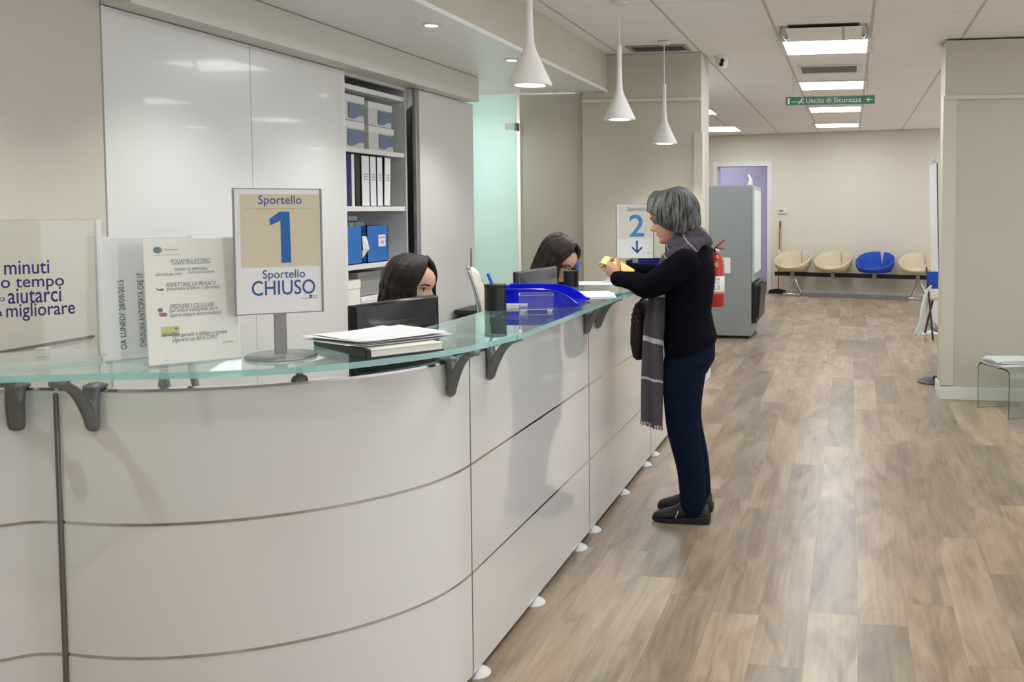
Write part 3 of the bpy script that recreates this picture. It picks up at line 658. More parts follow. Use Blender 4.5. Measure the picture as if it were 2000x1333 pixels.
# =================================================================== RECEPTION COUNTER
CXF = -1.161; PZ = (0.03, 0.357, 0.702, 1.047)
def unit_path_panel(name, t, path, z0, z1, th=0.022, corner=0.0, ins=0.0):
    """vertical sheet following a plan path; outward normal is to the right of travel"""
    pts = [Vector((p[0], p[1])) for p in path]; A = []; B = []
    n = len(pts)
    for i, p in enumerate(pts):
        tg = (pts[min(i+1, n-1)]-pts[max(i-1, 0)]).normalized(); nr = Vector((tg.y, -tg.x))
        A.append(p - nr*ins); B.append(p - nr*(th+ins))
    mb = MB()
    rings = [[(a.x, a.y, z0), (a.x, a.y, z1), (b.x, b.y, z1), (b.x, b.y, z0)] for a, b in zip(A, B)]
    return mb.loft(rings)
BRK = {}
def bracket(parent, loc, nrm, turn=-0.55):
    """die-cast glass bracket: rounded tab on the panel, arm sweeping sideways out to the glass; local +x is outward"""
    a = math.atan2(nrm[1], nrm[0])
    if turn in BRK:
        o = BRK[turn].copy(); COL.objects.link(o); o.parent = parent; o.location = loc; o.rotation_euler = (0, 0, a); return o
    B = []
    for (x, z, wd, th) in ((0.006, -0.106, 0.008, 0.004), (0.008, -0.102, 0.017, 0.007), (0.010, -0.090, 0.021, 0.010), (0.012, -0.06, 0.0225, 0.012), (0.013, -0.03, 0.023, 0.014), (0.008, 0.0, 0.024, 0.014), (0.003, 0.010, 0.022, 0.010), (0.0, 0.016, 0.016, 0.006)):
        B.append([(x+th*math.cos(k*PI/6), wd*math.sin(k*PI/6), z) for k in range(12)])
    mb = MB(); mb.loft(B)
    ca, sa = math.cos(turn), math.sin(turn)
    arm = bez([(0.010, 0, -0.085), (0.040, 0, -0.040), (0.080, 0, 0.006), (0.118, 0, 0.030), (0.145, 0, 0.036)], 5)
    rings = []
    for i, p in enumerate(arm):
        f = i/(len(arm)-1); wd = 0.013-0.003*f; hh = 0.034*(1-f)+0.012
        tg = (arm[min(i+1, len(arm)-1)]-arm[max(0, i-1)]).normalized(); up = Vector((-tg.z, 0, tg.x))
        r_ = []
        for k in range(10):
            q = p+up*hh*0.5*math.sin(k*PI/5)+Vector((0, wd*math.cos(k*PI/5), 0)); r_.append(Vector((q.x*ca-q.y*sa, q.x*sa+q.y*ca, q.z)))
        rings.append(r_)
    mb.loft(rings)
    mb.lathe([(0.020, 0), (0.022, 0.005), (0.022, 0.012), (0.019, 0.0155)], (0.145*ca, 0.145*sa, 0.035), 20)
    mb.lathe([(0.02, 0), (0.028, 0.004), (0.028, 0.010), (0.012, 0.016)], (-0.004, 0, 0.0), 20)
    # the whole casting is one piece
    o = remesh(mb, 'bracket', M_grey, parent, 0.0026, 2); BRK[turn] = o
    o.location = loc; o.rotation_euler = (0, 0, a)
    return o
def foot(parent, x, y):
    MB().lathe([(0.042, 0.0), (0.043, 0.004), (0.036, 0.012), (0.022, 0.021), (0.010, 0.0255), (0.001, 0.026)], (x, y, 0.0005), 28).build('foot', M_white, parent, smooth=True)
def counter_unit(label, path, feet, brs, rad=False, end=False):
    t = thing('counter_unit', label, 'reception counter', (0, 0, 0))
    for i in range(3):
        g = 0.0022
        unit_path_panel('panel', t, path, PZ[i]+(g if i else 0), PZ[i+1]-(g if i < 2 else 0.004)).build('panel', M_lam, t, smooth=True, angle=30)
    for i in (1, 2):
        unit_path_panel('seam_strip', t, path, PZ[i]-0.0035, PZ[i]+0.0035, 0.012, ins=-0.0015).build('seam_strip', M_chrome, t, smooth=True, angle=30)
    unit_path_panel('top_edge', t, path, PZ[3]-0.006, PZ[3]+0.001, 0.028, ins=-0.002).build('top_edge', M_chrome, t, smooth=True, angle=30)
    unit_path_panel('inner_frame', t, path, 0.028, 0.06, 0.3, ins=0.03).build('plinth', M_dark, t)
    for f in feet: foot(t, *f)
    for b in brs: bracket(t, (b[0], b[1], PZ[3]), (b[2], b[3]), *b[4:])
    return t
def line(y0, y1): return [(CXF, y0), (CXF, (y0+y1)/2), (CXF, y1)]
XF = CXF-0.012
u3 = counter_unit('far straight unit of the white counter, beside the standing woman', line(5.372, 6.70), [(XF, 5.48), (XF, 6.024), (XF, 6.58)], [(CXF+0.002, 5.52, 1, 0)])
u2 = counter_unit('middle straight unit of the white counter, under the near end of the second glass top', line(4.05, 5.368), [(XF, 4.129), (XF, 4.705), (XF, 5.25)], [(CXF+0.002, 4.17, 1, 0), (CXF+0.002, 5.33, 1, 0)])
u1 = counter_unit('nearest straight unit of the white counter with the pen cup above it', line(2.715, 4.046), [(XF, 2.776), (XF, 3.322), (XF, 3.899)], [(CXF+0.002, 2.86, 1, 0), (CXF+0.002, 3.985, 1, 0)])
curve_pts = bez([(-1.972, 2.036), (-1.90, 2.034), (-1.80, 2.041), (-1.70, 2.062), (-1.60, 2.098), (-1.505, 2.147), (-1.41, 2.215), (-1.325, 2.296), (-1.25, 2.397), (-1.195, 2.51), (-1.168, 2.62), (-1.161, 2.711)], 5)
uc = counter_unit('curved white corner unit of the counter in the foreground', [(p.x, p.y) for p in curve_pts],
                  [(-1.215, 2.5), (-1.5, 2.17)], [(-1.170, 2.585, 0.99, -0.13), (-1.868, 2.034, -0.05, -0.99, 0.3)])
sp = bez([(-2.125, 1.965, 0), (-2.10, 1.985, 0), (-2.06, 2.016, 0), (-2.02, 2.028, 0), (-1.982, 2.033, 0)], 5)
ul = counter_unit('narrow end unit of the counter at the left edge of the photo', [(p.x, p.y) for p in sp], [(-2.08, 2.03)], [(-2.066, 2.008, 0.35, -0.94, 0.3)])
MB().box((-2.150, 1.93, 0.0), (-2.128, 2.05, PZ[3])).build('end_post', M_dark, ul)
# rounded dark cover strip of the joint between the end unit and the curved unit
MB().tube([(-1.977, 2.031, 0.03), (-1.977, 2.031, 1.03)], 0.006, 10).build('joint_strip', M_seam, uc, smooth=True)
for yy, u in ((2.713, u1), (4.048, u2), (5.370, u3)):
    MB().box((CXF-0.018, yy-0.0022, 0.03), (CXF+0.0012, yy+0.0022, 1.045)).build('joint_strip', M_seam, u)
# glass tops ------------------------------------------------------------
GZ0, GZ1 = 1.0985, 1.1145
def glass_top(label, outer, inner):
    poly = outer+list(reversed(inner))
    mb = MB(); mb.prism(poly, GZ0, GZ1, 'z', 1)
    o = mb.build('glass_countertop', [G_top, G_edge], smooth=False)
    return prop(o, label, 'glass counter top')
GF, GB = -0.995, -1.352
glass_top('near straight greenish glass counter top holding the pen cup and blue tray', [(GF, 2.695), (GF, 4.046)], [(GB, 2.735), (GB, 4.046)])
glass_top('far straight greenish glass counter top under the woman\'s elbows', [(GF+0.006, 4.052), (GF+0.006, 6.66)], [(GB, 4.052), (GB, 6.66)])
oc = bez([(-2.42, 1.62, 0), (-2.20, 1.74, 0), (-2.02, 1.80, 0), (-1.86, 1.855, 0), (-1.714, 1.905, 0), (-1.567, 1.942, 0), (-1.447, 1.988, 0), (-1.287, 2.086, 0), (-1.185, 2.198, 0), (-1.089, 2.352, 0), (-1.035, 2.506, 0), (-1.006, 2.655, 0), (-0.998, 2.69, 0)], 5)
ic = bez([(-2.42, 2.06, 0), (-2.10, 2.14, 0), (-1.92, 2.19, 0), (-1.78, 2.225, 0), (-1.68, 2.25, 0), (-1.58, 2.30, 0), (-1.50, 2.37, 0), (-1.43, 2.46, 0), (-1.385, 2.57, 0), (-1.362, 2.68, 0), (-1.356, 2.73, 0)], 5)
glass_top('curved greenish glass counter top carrying the signs and papers', [(p.x, p.y) for p in oc], [(p.x, p.y) for p in ic])
# little posts between panel and glass
def post(parent, x, y):
    MB().lathe([(0.02, 0), (0.021, 0.004), (0.017, 0.012), (0.009, 0.016), (0.009, 0.044), (0.014, 0.050)], (x, y, PZ[3]), 20).build('glass_post', M_grey, parent, smooth=True)
post(uc, -1.425, 2.225)
# inner slanted glass struts seen under the glass
for (a, b) in (((-1.86, 2.20, 0.80), (-1.80, 2.20, 1.095)), ((-1.78, 2.24, 0.80), (-1.83, 2.22, 1.095)), ((-1.71, 2.26, 0.80), (-1.76, 2.24, 1.095))):
    MB().tube([a, b], 0.009, 10).build('glass_strut', M_alu, uc, smooth=True)
# work desk behind the counter
t = thing('work_desk', 'light grey work surface behind the white counter', 'desk', (0, 0, 0))
dk = [(-1.20, 2.70), (-1.20, 6.6), (-1.66, 6.6), (-1.66, 2.95), (-1.80, 2.75), (-2.0, 2.62), (-2.3, 2.6), (-2.3, 2.12), (-1.9, 2.08), (-1.62, 2.13), (-1.36, 2.31), (-1.23, 2.52)]
MB().prism(dk, 0.715, 0.74).build('desk_top', mat('desk laminate', srgb(196, 195, 190), 0.4), t)
for (x, y) in ((-1.62, 3.0), (-1.62, 4.45), (-1.62, 6.5), (-2.2, 2.3), (-2.2, 2.5)): MB().box((x-0.02, y-0.02, 0), (x+0.02, y+0.02, 0.715)).build('leg', M_alu, t)
prop(MB().box((-0.105, -0.15, 0), (0.105, 0.15, 0.003)).build('paper_sheet', M_paper, loc=(-1.80, 2.47, 0.741), rot=(0, 0, 0.5)), 'white paper lying on the inner desk, seen below the curved glass', 'paper')

# =================================================================== THINGS ON THE GLASS
GT = GZ1+0.0003
def yaw_to_cam(p, off=0):
    """rotation about z that turns local -y towards the viewer's side of the desk"""
    return math.atan2(p[0]-EYE.x, p[1]-EYE.y)*-1 + off
# -- suggestion box of clear acrylic at the left end
t = thing('suggestion_box', 'clear acrylic suggestion box with violet lettering at the left edge', 'box', (-2.085, 2.015, GT), math.radians(38))
# plan of the box: bowed front facing local -y
def bow(x): return -0.115+0.045*(x/0.2)**2
W2, DB, HB = 0.195, 0.085, 0.358
xs = [-W2+2*W2*k/28 for k in range(29)]
front = [(x, bow(x)) for x in xs]
r = 0.03
outer = [(-W2, DB)]+front+[(W2, DB)]
inner_ = [(-W2+0.004, DB-0.004)]+[(x*0.98, bow(x)+0.004) for x in xs]+[(W2-0.004, DB-0.004)]
mb = MB()
ro = [[(p[0], p[1], z) for p in outer] for z in (0.012, HB)]
ri = [[(p[0], p[1], z) for p in inner_] for z in (HB, 0.012)]
mb.loft(ro+ri+[ro[0]], cap=False)
mb.build('box_wall', G_acr, t, smooth=True, angle=50)
MB().prism([(p[0]*1.03, p[1]*1.07) for p in outer], 0.0, 0.012, 'z', 1).build('box_base', [G_acr, G_acre], t)
for x in (-W2+0.001, W2-0.006): MB().box((x, -0.066, 0.013), (x+0.005, DB-0.006, HB-0.001)).build('corner_edge', G_acre, t)
MB().box((-W2, DB-0.003, HB-0.004), (W2, DB+0.001, HB+0.001)).build('rim', G_acre, t)
lk = MB().box((-0.045, -0.15, 0.012), (-0.012, -0.127, 0.038)).build('lock', G_acre, t, bevel=0.002)
MB().lathe([(0.001, 0), (0.006, 0), (0.006, 0.002), (0.001, 0.003)], n=14, M=Matrix.Translation((-0.03, -0.15, 0.024)) @ Matrix.Rotation(PI/2, 4, 'X')).build('keyhole', M_black, lk)
MB().box((0.055, -0.045, 0.012), (0.085, -0.02, 0.034)).build('inner_block', G_acre, t, bevel=0.002)
def wrap(x, y, z): return (x, bow(x)-0.0012, z)
BOXTXT = lettering('lettering', [('bastano 3 minuti', -0.145, 0.097, 0.226, 0.262, 0, 0.008), ('del tuo tempo', -0.085, 0.1255, 0.185, 0.223, 0, 0.008), ('possono', -0.075, 0.007, 0.158, 0.172, 0, 0.004), ('aiutarci', 0.013, 0.119, 0.155, 0.192, 0, 0.008),
     ('a', -0.013, 0.002, 0.127, 0.139, 0, 0.004), ('migliorare', 0.0085, 0.146, 0.112, 0.156, 0, 0.008)], [M_purple], t, 0, wrap)

# -- opening hours sheet in a slanted clear holder
def easel(name, label, cat, loc, rotz, w_, h_, tilt, sheet):
    t = thing(name, label, cat, loc, rotz)
    M = Matrix.Rotation(-tilt, 4, 'X')
    MB().box((-w_/2-0.003, 0.0, 0.0), (w_/2+0.003, 0.002, h_+0.004), M).build('holder_back', G_acr, t)
    MB().box((-w_/2-0.003, -0.0045, 0.0), (w_/2+0.003, -0.003, h_+0.004), M).build('holder_front', G_acr, t)
    MB().box((-w_/2-0.003, -0.005, 0.0), (w_/2+0.003, 0.002, 0.004), M).build('holder_lip', G_acre, t)
    MB().box((-w_/2-0.003, -0.004, 0.0), (w_/2+0.003, 0.09, 0.0025)).build('holder_foot', G_acr, t)
    MB().box((-w_/2, -0.002, 0.003), (w_/2, -0.001, h_), M).build('sheet', sheet, t)
    return t, tilt
pl = Vector((-1.611, 2.073, GT)); ang = math.radians(90-41)
t, tilt = easel('notice_sheet', 'cream opening-hours notice in a clear stand, left of the Sportello 1 sign', 'notice', pl, ang, 0.205, 0.312, math.radians(6), M_cream)
def nx(px): return (px-60)/(1000-60)*0.205-0.1025
def nz(py): return (1310-py)/(1310-95)*0.312
def row(body, x0, x1, y0, y1, mi=0, bold=0.0, sh=0.0): return (body, nx(x0), nx(x1), nz(y1), nz(y0), mi, bold, sh)
its = [('#poly', circ(nx(200), nz(202), 0.0098, 0.0085), 3), ('#poly', circ(nx(192), nz(204), 0.0078, 0.0068), 1), row('m', 178, 206, 196, 212, 4, 0.01), row('Multimedica', 272, 402, 190, 208, 0, 0.0),
       ('#poly', rect(nx(155), nx(420), nz(252), nz(249)), 0), row('POLIAMBULATORIO', 330, 735, 295, 335, 2), ('#poly', rect(nx(330), nx(735), nz(343), nz(339)), 2),
       row('ORARIO DI APERTURA:', 358, 704, 380, 408, 0, 0.006), row('dalle 8.00 alle 19.00', 165, 425, 425, 450, 0, 0.004, 0.15), row('Dal luned\u00ec al venerd\u00ec', 498, 768, 412, 438, 0, 0.004, 0.15),
       row('RISPETTARE LA PRIVACY', 272, 782, 520, 562, 0, 0.004), row('(avvicinarsi al banco 1 alla volta)', 275, 820, 560, 605, 0, 0.004, 0.25),
       row('SPEGNERE I CELLULARI', 288, 752, 730, 775, 0, 0.004, 0.25), row('(per evitare interferenze con le', 288, 790, 770, 818, 0, 0.004, 0.25), row('apparecchiature elettromedicali)', 290, 820, 812, 862, 0, 0.004, 0.25),
       row('Ogni sportello \u00e8 abilitato a ricevere', 302, 872, 1005, 1060, 0, 0.004, 0.25), row('pagamenti con BANCOMAT', 302, 778, 1050, 1105, 0, 0.0, 0.25), row('La Direzione', 822, 935, 1122, 1140, 0, 0.0, 0.25), row('17/04', 220, 252, 1254, 1266, 0),
       ('#poly', rect(nx(195), nx(380), nz(1032), nz(940)), 5), ('#poly', rect(nx(200), nx(380), nz(1032), nz(1016)), 1), ('#poly', [(nx(325), nz(962)), (nx(347), nz(948)), (nx(368), nz(962)), (nx(347), nz(980))], 1)]
# curved arrow and a pair of plain round telephones as ornament
its += [('#poly', [(nx(165), nz(565)), (nx(172), nz(562)), (nx(190), nz(578)), (nx(212), nz(580)), (nx(212), nz(566)), (nx(250), nz(582)), (nx(212), nz(600)), (nx(212), nz(592)), (nx(188), nz(592)), (nx(170), nz(580))], 2),
        ('#poly', circ(nx(197), nz(778), 0.0058, 0.0055, 14), 2), ('#poly', circ(nx(210), nz(822), 0.0062, 0.0052, 14), 6), ('#poly', circ(nx(240), nz(824), 0.0058, 0.005, 14), 6)]
q = lettering('lettering', its, [M_ink, M_navyprint, M_greenprint, mat('printed teal', srgb(60, 150, 125), 0.6), M_paper, M_yellowprint, M_redprint], t, -0.0026); q.rotation_euler = (-tilt, 0, 0)
q = lettering('card_lettering', [('BANCOMAT', nx(206), nx(370), nz(1014), nz(998), 0)], [M_navyprint], t, -0.003); q.rotation_euler = (-tilt, 0, 0)
# -- sheet with the sideways date behind it
pd = Vector((-1.775, 2.125, GT)); t, tilt2 = easel('date_sheet', 'white sheet with sideways green date, partly behind the opening-hours notice', 'notice', pd, math.radians(52), 0.205, 0.312, math.radians(4), M_paper)
q = lettering('lettering', [("DA LUNEDI' 28/09/2015", -0.072, -0.058, 0.03, 0.205, 0, 0.006, 0, True), ("CHIUSURA ANTICIPATA ORE 17", -0.028, -0.014, 0.03, 0.22, 0, 0.006, 0, True)], [M_greenprint, M_inkdark], t, -0.0026); q.rotation_euler = (-tilt2, 0, 0)

# -- counter signs
def desk_sign(name, label, loc, rotz, lines, w_=0.202, h_=0.318, zb=0.116, mats=None):
    t = thing(name, label, 'sign', loc, rotz)
    MB().lathe([(0.086, 0), (0.088, 0.002), (0.087, 0.006), (0.080, 0.009), (0.001, 0.009)], n=40).build('base', M_alu, t, smooth=True)
    MB().box((-0.015, -0.006, 0.007), (0.015, 0.008, zb+0.12)).build('stem', M_alu, t, bevel=0.002)
    f = MB().box((-w_/2-0.003, -0.008, zb-0.003), (w_/2+0.003, -0.006, zb+h_+0.003)).build('back_plate', M_alu, t)
    for (a, b) in (((-w_/2-0.005, -0.013, zb-0.003), (-w_/2-0.001, -0.005, zb+h_+0.003)), ((w_/2+0.001, -0.013, zb-0.003), (w_/2+0.005, -0.005, zb+h_+0.003))): MB().box(a, b).build('frame_rail', M_alu, t)
    MB().box((-w_/2, -0.0105, zb), (w_/2, -0.009, zb+h_)).build('sheet', M_paper, t)
    lettering('lettering', lines(w_, h_, zb), mats, t, -0.0109)
    return t
def s1(w_, h_, zb):
    X = lambda u: (u-60)/(700-60)*w_-w_/2
    Z = lambda v: zb+(945-v)/(945-50)*h_
    R = lambda b, x0, x1, v0, v1, mi, bold=0.0: (b, X(x0), X(x1), Z(v1), Z(v0), mi, bold)
    return [('#poly', rect(X(100), X(690), Z(610), Z(84)), 0)]
def s1b(w_, h_, zb):
    X = lambda u: (u-60)/(700-60)*w_-w_/2
    Z = lambda v: zb+(945-v)/(945-50)*h_
    R = lambda b, x0, x1, v0, v1, mi, bold=0.0: (b, X(x0), X(x1), Z(v1), Z(v0), mi, bold)
    return [R('Sportello', 235, 560, 92, 175, 1, 0.004), ('#poly', rect(X(135), X(650), Z(190), Z(187)), 3),
            ('#poly', [(X(392), Z(210)), (X(466), Z(212)), (X(472), Z(582)), (X(398), Z(582)), (X(396), Z(275)), (X(318), Z(310)), (X(314), Z(262))], 2),
            R('Sportello', 255, 575, 632, 712, 1, 0.002), R('CHIUSO', 172, 650, 708, 815, 1, 0.004),
            ('#poly', rect(X(603), X(623), Z(848), Z(824)), 4), ('#poly', rect(X(608), X(618), Z(841), Z(831)), 5), R('Regione', 628, 668, 826, 836, 4), R('Lombardia', 628, 670, 838, 848, 4), R('Servizio Sanitario', 545, 600, 842, 850, 4)]
SM = [M_beige, M_navyprint, M_blue, mat('thin line', srgb(190, 178, 150), 0.7), M_inkdark, M_paper]
P1 = atZ(549, 697, GT); P1.z = GT
t = desk_sign('desk_sign', 'desk sign reading Sportello 1, Sportello CHIUSO, on a round grey base', P1, math.radians(90-52), s1, mats=SM)
lettering('lettering', s1b(0.202, 0.318, 0.116), SM, t, -0.0113)
def s2(w_, h_, zb):
    X = lambda u: (u-1110)/(1362-1110)*w_-w_/2
    Z = lambda v: zb+(1272-v)/(1272-872)*h_
    return [('#poly', rect(X(1122), X(1352), Z(1126), Z(885)), 0)]
def s2b(w_, h_, zb):
    X = lambda u: (u-1110)/(1362-1110)*w_-w_/2
    Z = lambda v: zb+(1272-v)/(1272-872)*h_
    R = lambda b, x0, x1, v0, v1, mi, bold=0.0: (b, X(x0), X(x1), Z(v1), Z(v0), mi, bold)
    return [R('Sportello', 1183, 1315, 892, 928, 1, 0.003), R('2', 1197, 1300, 948, 1112, 2, 0.012),
            ('#poly', [(X(1243), Z(1142)), (X(1256), Z(1142)), (X(1256), Z(1212)), (X(1282), Z(1186)), (X(1289), Z(1196)), (X(1250), Z(1240)), (X(1211), Z(1196)), (X(1218), Z(1186)), (X(1243), Z(1212))], 3), R('Regione', 1318, 1348, 1228, 1238, 4)]
SM2 = [mat('pale printed beige', srgb(228, 224, 214), 0.7), mat('grey blue print', srgb(110, 125, 145), 0.6), mat('mid blue print', srgb(78, 140, 205), 0.6), M_navyprint, M_ink]
P2 = Vector((-1.17, 5.02, GT))
ZB2 = atY(1224, 504, 5.02).z-GT
t = desk_sign('desk_sign', 'desk sign with a blue 2 and a down arrow beyond the raised hands', P2, math.radians(10), s2, zb=ZB2, mats=SM2, w_=0.20, h_=0.295)
lettering('lettering', s2b(0.20, 0.295, ZB2), SM2, t, -0.0113)
# -- paper stack on black folder
a = atZ(724, 701, GT); b = atZ(867, 684, GT); c = atZ(598, 676, GT)
ux = (b-a); ux.z = 0; Lx = ux.length; ux.normalize(); uy = Vector((-ux.y, ux.x, 0)); Ly = 0.33
rz = math.atan2(ux.y, ux.x)
t = thing('document_folder', 'black folder with cream pages lying on the curved glass top', 'folder', (a.x, a.y, GT), rz)
MB().box((0, 0, 0), (Lx, Ly, 0.003)).build('cover', M_black, t)
MB().box((0.004, 0.004, 0.003), (Lx-0.004, Ly-0.01, 0.020)).build('pages', M_cream, t)
MB().box((0, 0, 0.020), (Lx*0.99, Ly, 0.022)).build('cover', M_cream, t)
MB().box((-0.012, 0.0, 0), (0.002, Ly, 0.025)).build('spine', M_black, t, bevel=0.003)
def sheet(name, label, loc, rz_, w_, h_, curl=0.0, m=M_paper, group=None, nx_=10):
    mb = MB(); rings = []
    for k in range(nx_+1):
        u = k/nx_; z = curl*(abs(u-0.5)*2)**3
        x = -w_/2+w_*u
        rings.append([(x, -h_/2, z), (x, h_/2, z*0.6), (x, h_/2, z*0.6+0.0008), (x, -h_/2, z+0.0008)])
    mb.loft(rings)
    return prop(mb.build(name, m, loc=loc, rot=(0, 0, rz_), smooth=True, angle=30), label, 'paper', group)
cen = a+ux*Lx*0.5+uy*Ly*0.48
for k, (dx, dy, dr, cu, lab) in enumerate(((0.012, -0.004, 0.03, 0.002, 'lowest loose white sheet on the black folder'), (-0.03, 0.01, 0.16, 0.004, 'white sheet turned askew in the pile on the black folder'), (0.028, 0.0, -0.04, 0.002, 'white sheet jutting to the right from the pile on the black folder'),
                                  (-0.022, 0.02, 0.22, 0.006, 'white sheet overhanging the left end of the black folder'), (0.0, 0.0, 0.10, 0.003, 'topmost printed white sheet of the pile on the black folder'))):
    sheet('loose_sheet', lab, (cen.x+dx*ux.x-dy*ux.y, cen.y+dx*ux.y+dy*ux.x, GT+0.0255+k*0.0035), rz+dr, 0.27, 0.215 if k < 3 else 0.235, cu, group='loose white sheets on the folder')
# -- pen cups
def pen_cup(label, p, h=0.1, r_=0.042, penlab='', pen=M_blue, lean=(-0.012, 0.0)):
    t = thing('pen_cup', label, 'pen cup', p)
    MB().lathe([(0.001, 0), (r_, 0), (r_, 0.003), (r_*0.98, h), (r_*0.94, h), (r_*0.93, 0.006), (0.001, 0.005)], n=32).build('cup', M_black, t, smooth=True)
    MB().lathe([(r_*0.98, h-0.012), (r_*1.03, h-0.008), (r_*1.03, h), (r_*0.95, h+0.001)], n=32).build('rim', M_black, t, smooth=True)
    q = thing('ballpoint_pen', penlab, 'pen', (p[0]+0.008, p[1], p[2]+0.008))
    top = Vector((lean[0]-0.02, lean[1], h+0.028))
    MB().tube([(0.018, 0, 0.0), tuple(top*0.72+Vector((0.005, 0, 0)))], 0.0042, 10).build('barrel', mat('pen barrel blue', srgb(40, 90, 190), 0.3), q, smooth=True)
    MB().tube([tuple(top*0.72+Vector((0.005, 0, 0))), tuple(top)], 0.0062, 10).build('cap', mat('pen cap blue', srgb(30, 90, 205), 0.3), q, smooth=True)
    return t
c1 = atZ(964, 607, GT); pen_cup('black pen cup on the near glass top with one blue pen', (c1.x, c1.y+0.02, GT), 0.098, 0.041, 'bright blue pen in the near black pen cup', lean=(-0.016, 0))
c2 = atZ(1112, 561, GT); pen_cup('black pen cup by the bowed clerk, beyond the blue tray', (c2.x, c2.y+0.03, GT), 0.078, 0.038, 'blue pen leaning right in the farther black pen cup', lean=(0.045, 0))
# -- blue letter tray
def letter_tray(label, loc, rz_, L_=0.33, W_=0.25, h=0.068, m=M_traybl):
    t = thing('letter_tray', label, 'letter tray', loc, rz_)
    prof = bez([(-L_/2, h), (-L_*0.1, h), (L_*0.10, h*0.97), (L_*0.26, h*0.80), (L_*0.38, h*0.48), (L_*0.45, h*0.2), (L_*0.5, h*0.12)], 5)
    side = [(-L_/2, 0.008)]+[(p.x, p.y) for p in prof]+[(L_*0.5, 0.004), (L_*0.44, 0.0)]
    for s_, nm in ((-1, 'side_wall'), (1, 'side_wall')):
        y0 = s_*W_/2
        MB().prism(side, min(y0, y0-s_*0.004), max(y0, y0-s_*0.004), 'y').build(nm, m, t)
    mb = MB()
    for s_ in (-1, 1):
        rim = [(p.x, s_*(W_/2+0.003), p.y) for p in prof]
        mb = MB(); mb.tube(rim, 0.0035, 8); mb.build('rim', m, t, smooth=True)
    MB().box((-L_/2, -W_/2, 0.006), (L_*0.47, W_/2, 0.010)).build('bottom', m, t)
    MB().box((-L_/2-0.004, -W_/2, 0.0), (-L_/2, W_/2, h)).build('back_wall', m, t)
    MB().box((-L_*0.44, -W_*0.44, 0.0), (L_*0.42, W_*0.44, 0.006)).build('foot_frame', m, t)
    return t
tr = letter_tray('bright blue plastic letter tray on the near glass top', (-1.215, 3.60, GT), math.radians(8))
letter_tray('dark blue letter tray on the far glass top behind the woman\'s arm', (-1.17, 5.60, GT), math.radians(4), m=mat('deep blue plastic', srgb(16, 18, 110), 0.3), h=0.07)
# -- little clear box
cb = atZ(1050, 607, GT)
t = thing('clear_dispenser', 'small empty clear acrylic box in front of the blue tray', 'box', (cb.x-0.005, cb.y, GT), math.radians(20))
a_, b_, h_, e_ = 0.064, 0.05, 0.062, 0.003
for (p, q) in (((-a_, -b_, 0.012), (a_, -b_+e_, h_)), ((-a_, b_-e_, 0.012), (a_, b_, h_)), ((-a_, -b_+e_, 0.012), (-a_+e_, b_-e_, h_)), ((a_-e_, -b_+e_, 0.012), (a_, b_-e_, h_))): MB().box(p, q).build('side', G_acr, t)
MB().box((-a_, -b_, 0.009), (a_, b_, 0.012)).build('bottom', G_acr, t)
for (p, q) in (((-a_, -b_, h_), (a_, -b_+e_, h_+0.0015)), ((-a_, b_-e_, h_), (a_, b_, h_+0.0015)), ((-a_, -b_, h_), (-a_+e_, b_, h_+0.0015)), ((a_-e_, -b_, h_), (a_, b_, h_+0.0015)), ((-a_, -b_-0.001, 0.008), (a_, -b_, 0.011))): MB().box(p, q).build('edge', G_acre, t)
for sx in (-1, 1):
    for sy in (-1, 1): MB().lathe([(0.009, 0), (0.009, 0.009)], (sx*0.05, sy*0.036, 0), 14).build('foot', G_acre, t)
# -- flyers
f1 = atZ(1000, 601, GT)
t = thing('leaflet_pile', 'low pile of white leaflets between pen cup and clear box', 'leaflets', (f1.x, f1.y+0.03, GT), 0.2)
for k in range(4): MB().box((-0.05+0.002*k, -0.04, 0.0035*k), (0.05+0.001*k, 0.04, 0.0035*k+0.003)).build('leaflet', M_paper if k != 1 else M_cream, t)
p1 = atZ(1150, 577, GT)
sheet('form_sheet', 'white form on the glass right of the blue tray', (p1.x, p1.y, GT+0.004), 0.35, 0.21, 0.29, 0.001)
sheet('form_sheet', 'second white form under the one right of the blue tray', (p1.x+0.015, p1.y-0.015, GT+0.0005), 0.30, 0.21, 0.29, 0.0005)
p2 = atZ(1165, 554, GT)
sheet('form_sheet', 'white papers below the raised hands on the far glass top', (p2.x, p2.y, GT+0.0005), 0.1, 0.30, 0.21, 0.001)
p3 = atZ(1181, 556, GT)
t = thing('card_holder', 'slanted clear card holder beyond the raised hands', 'card holder', (p3.x+0.01, p3.y+0.16, GT), 0.1)
MB().prism([(-0.06, 0), (0.03, 0), (0.03, 0.058), (0.022, 0.058)], -0.05, 0.05, 'y').build('wedge', G_acre, t)
MB().box((0.004, -0.02, 0.05), (0.02, 0.015, 0.058)).build('card', M_vend, t)

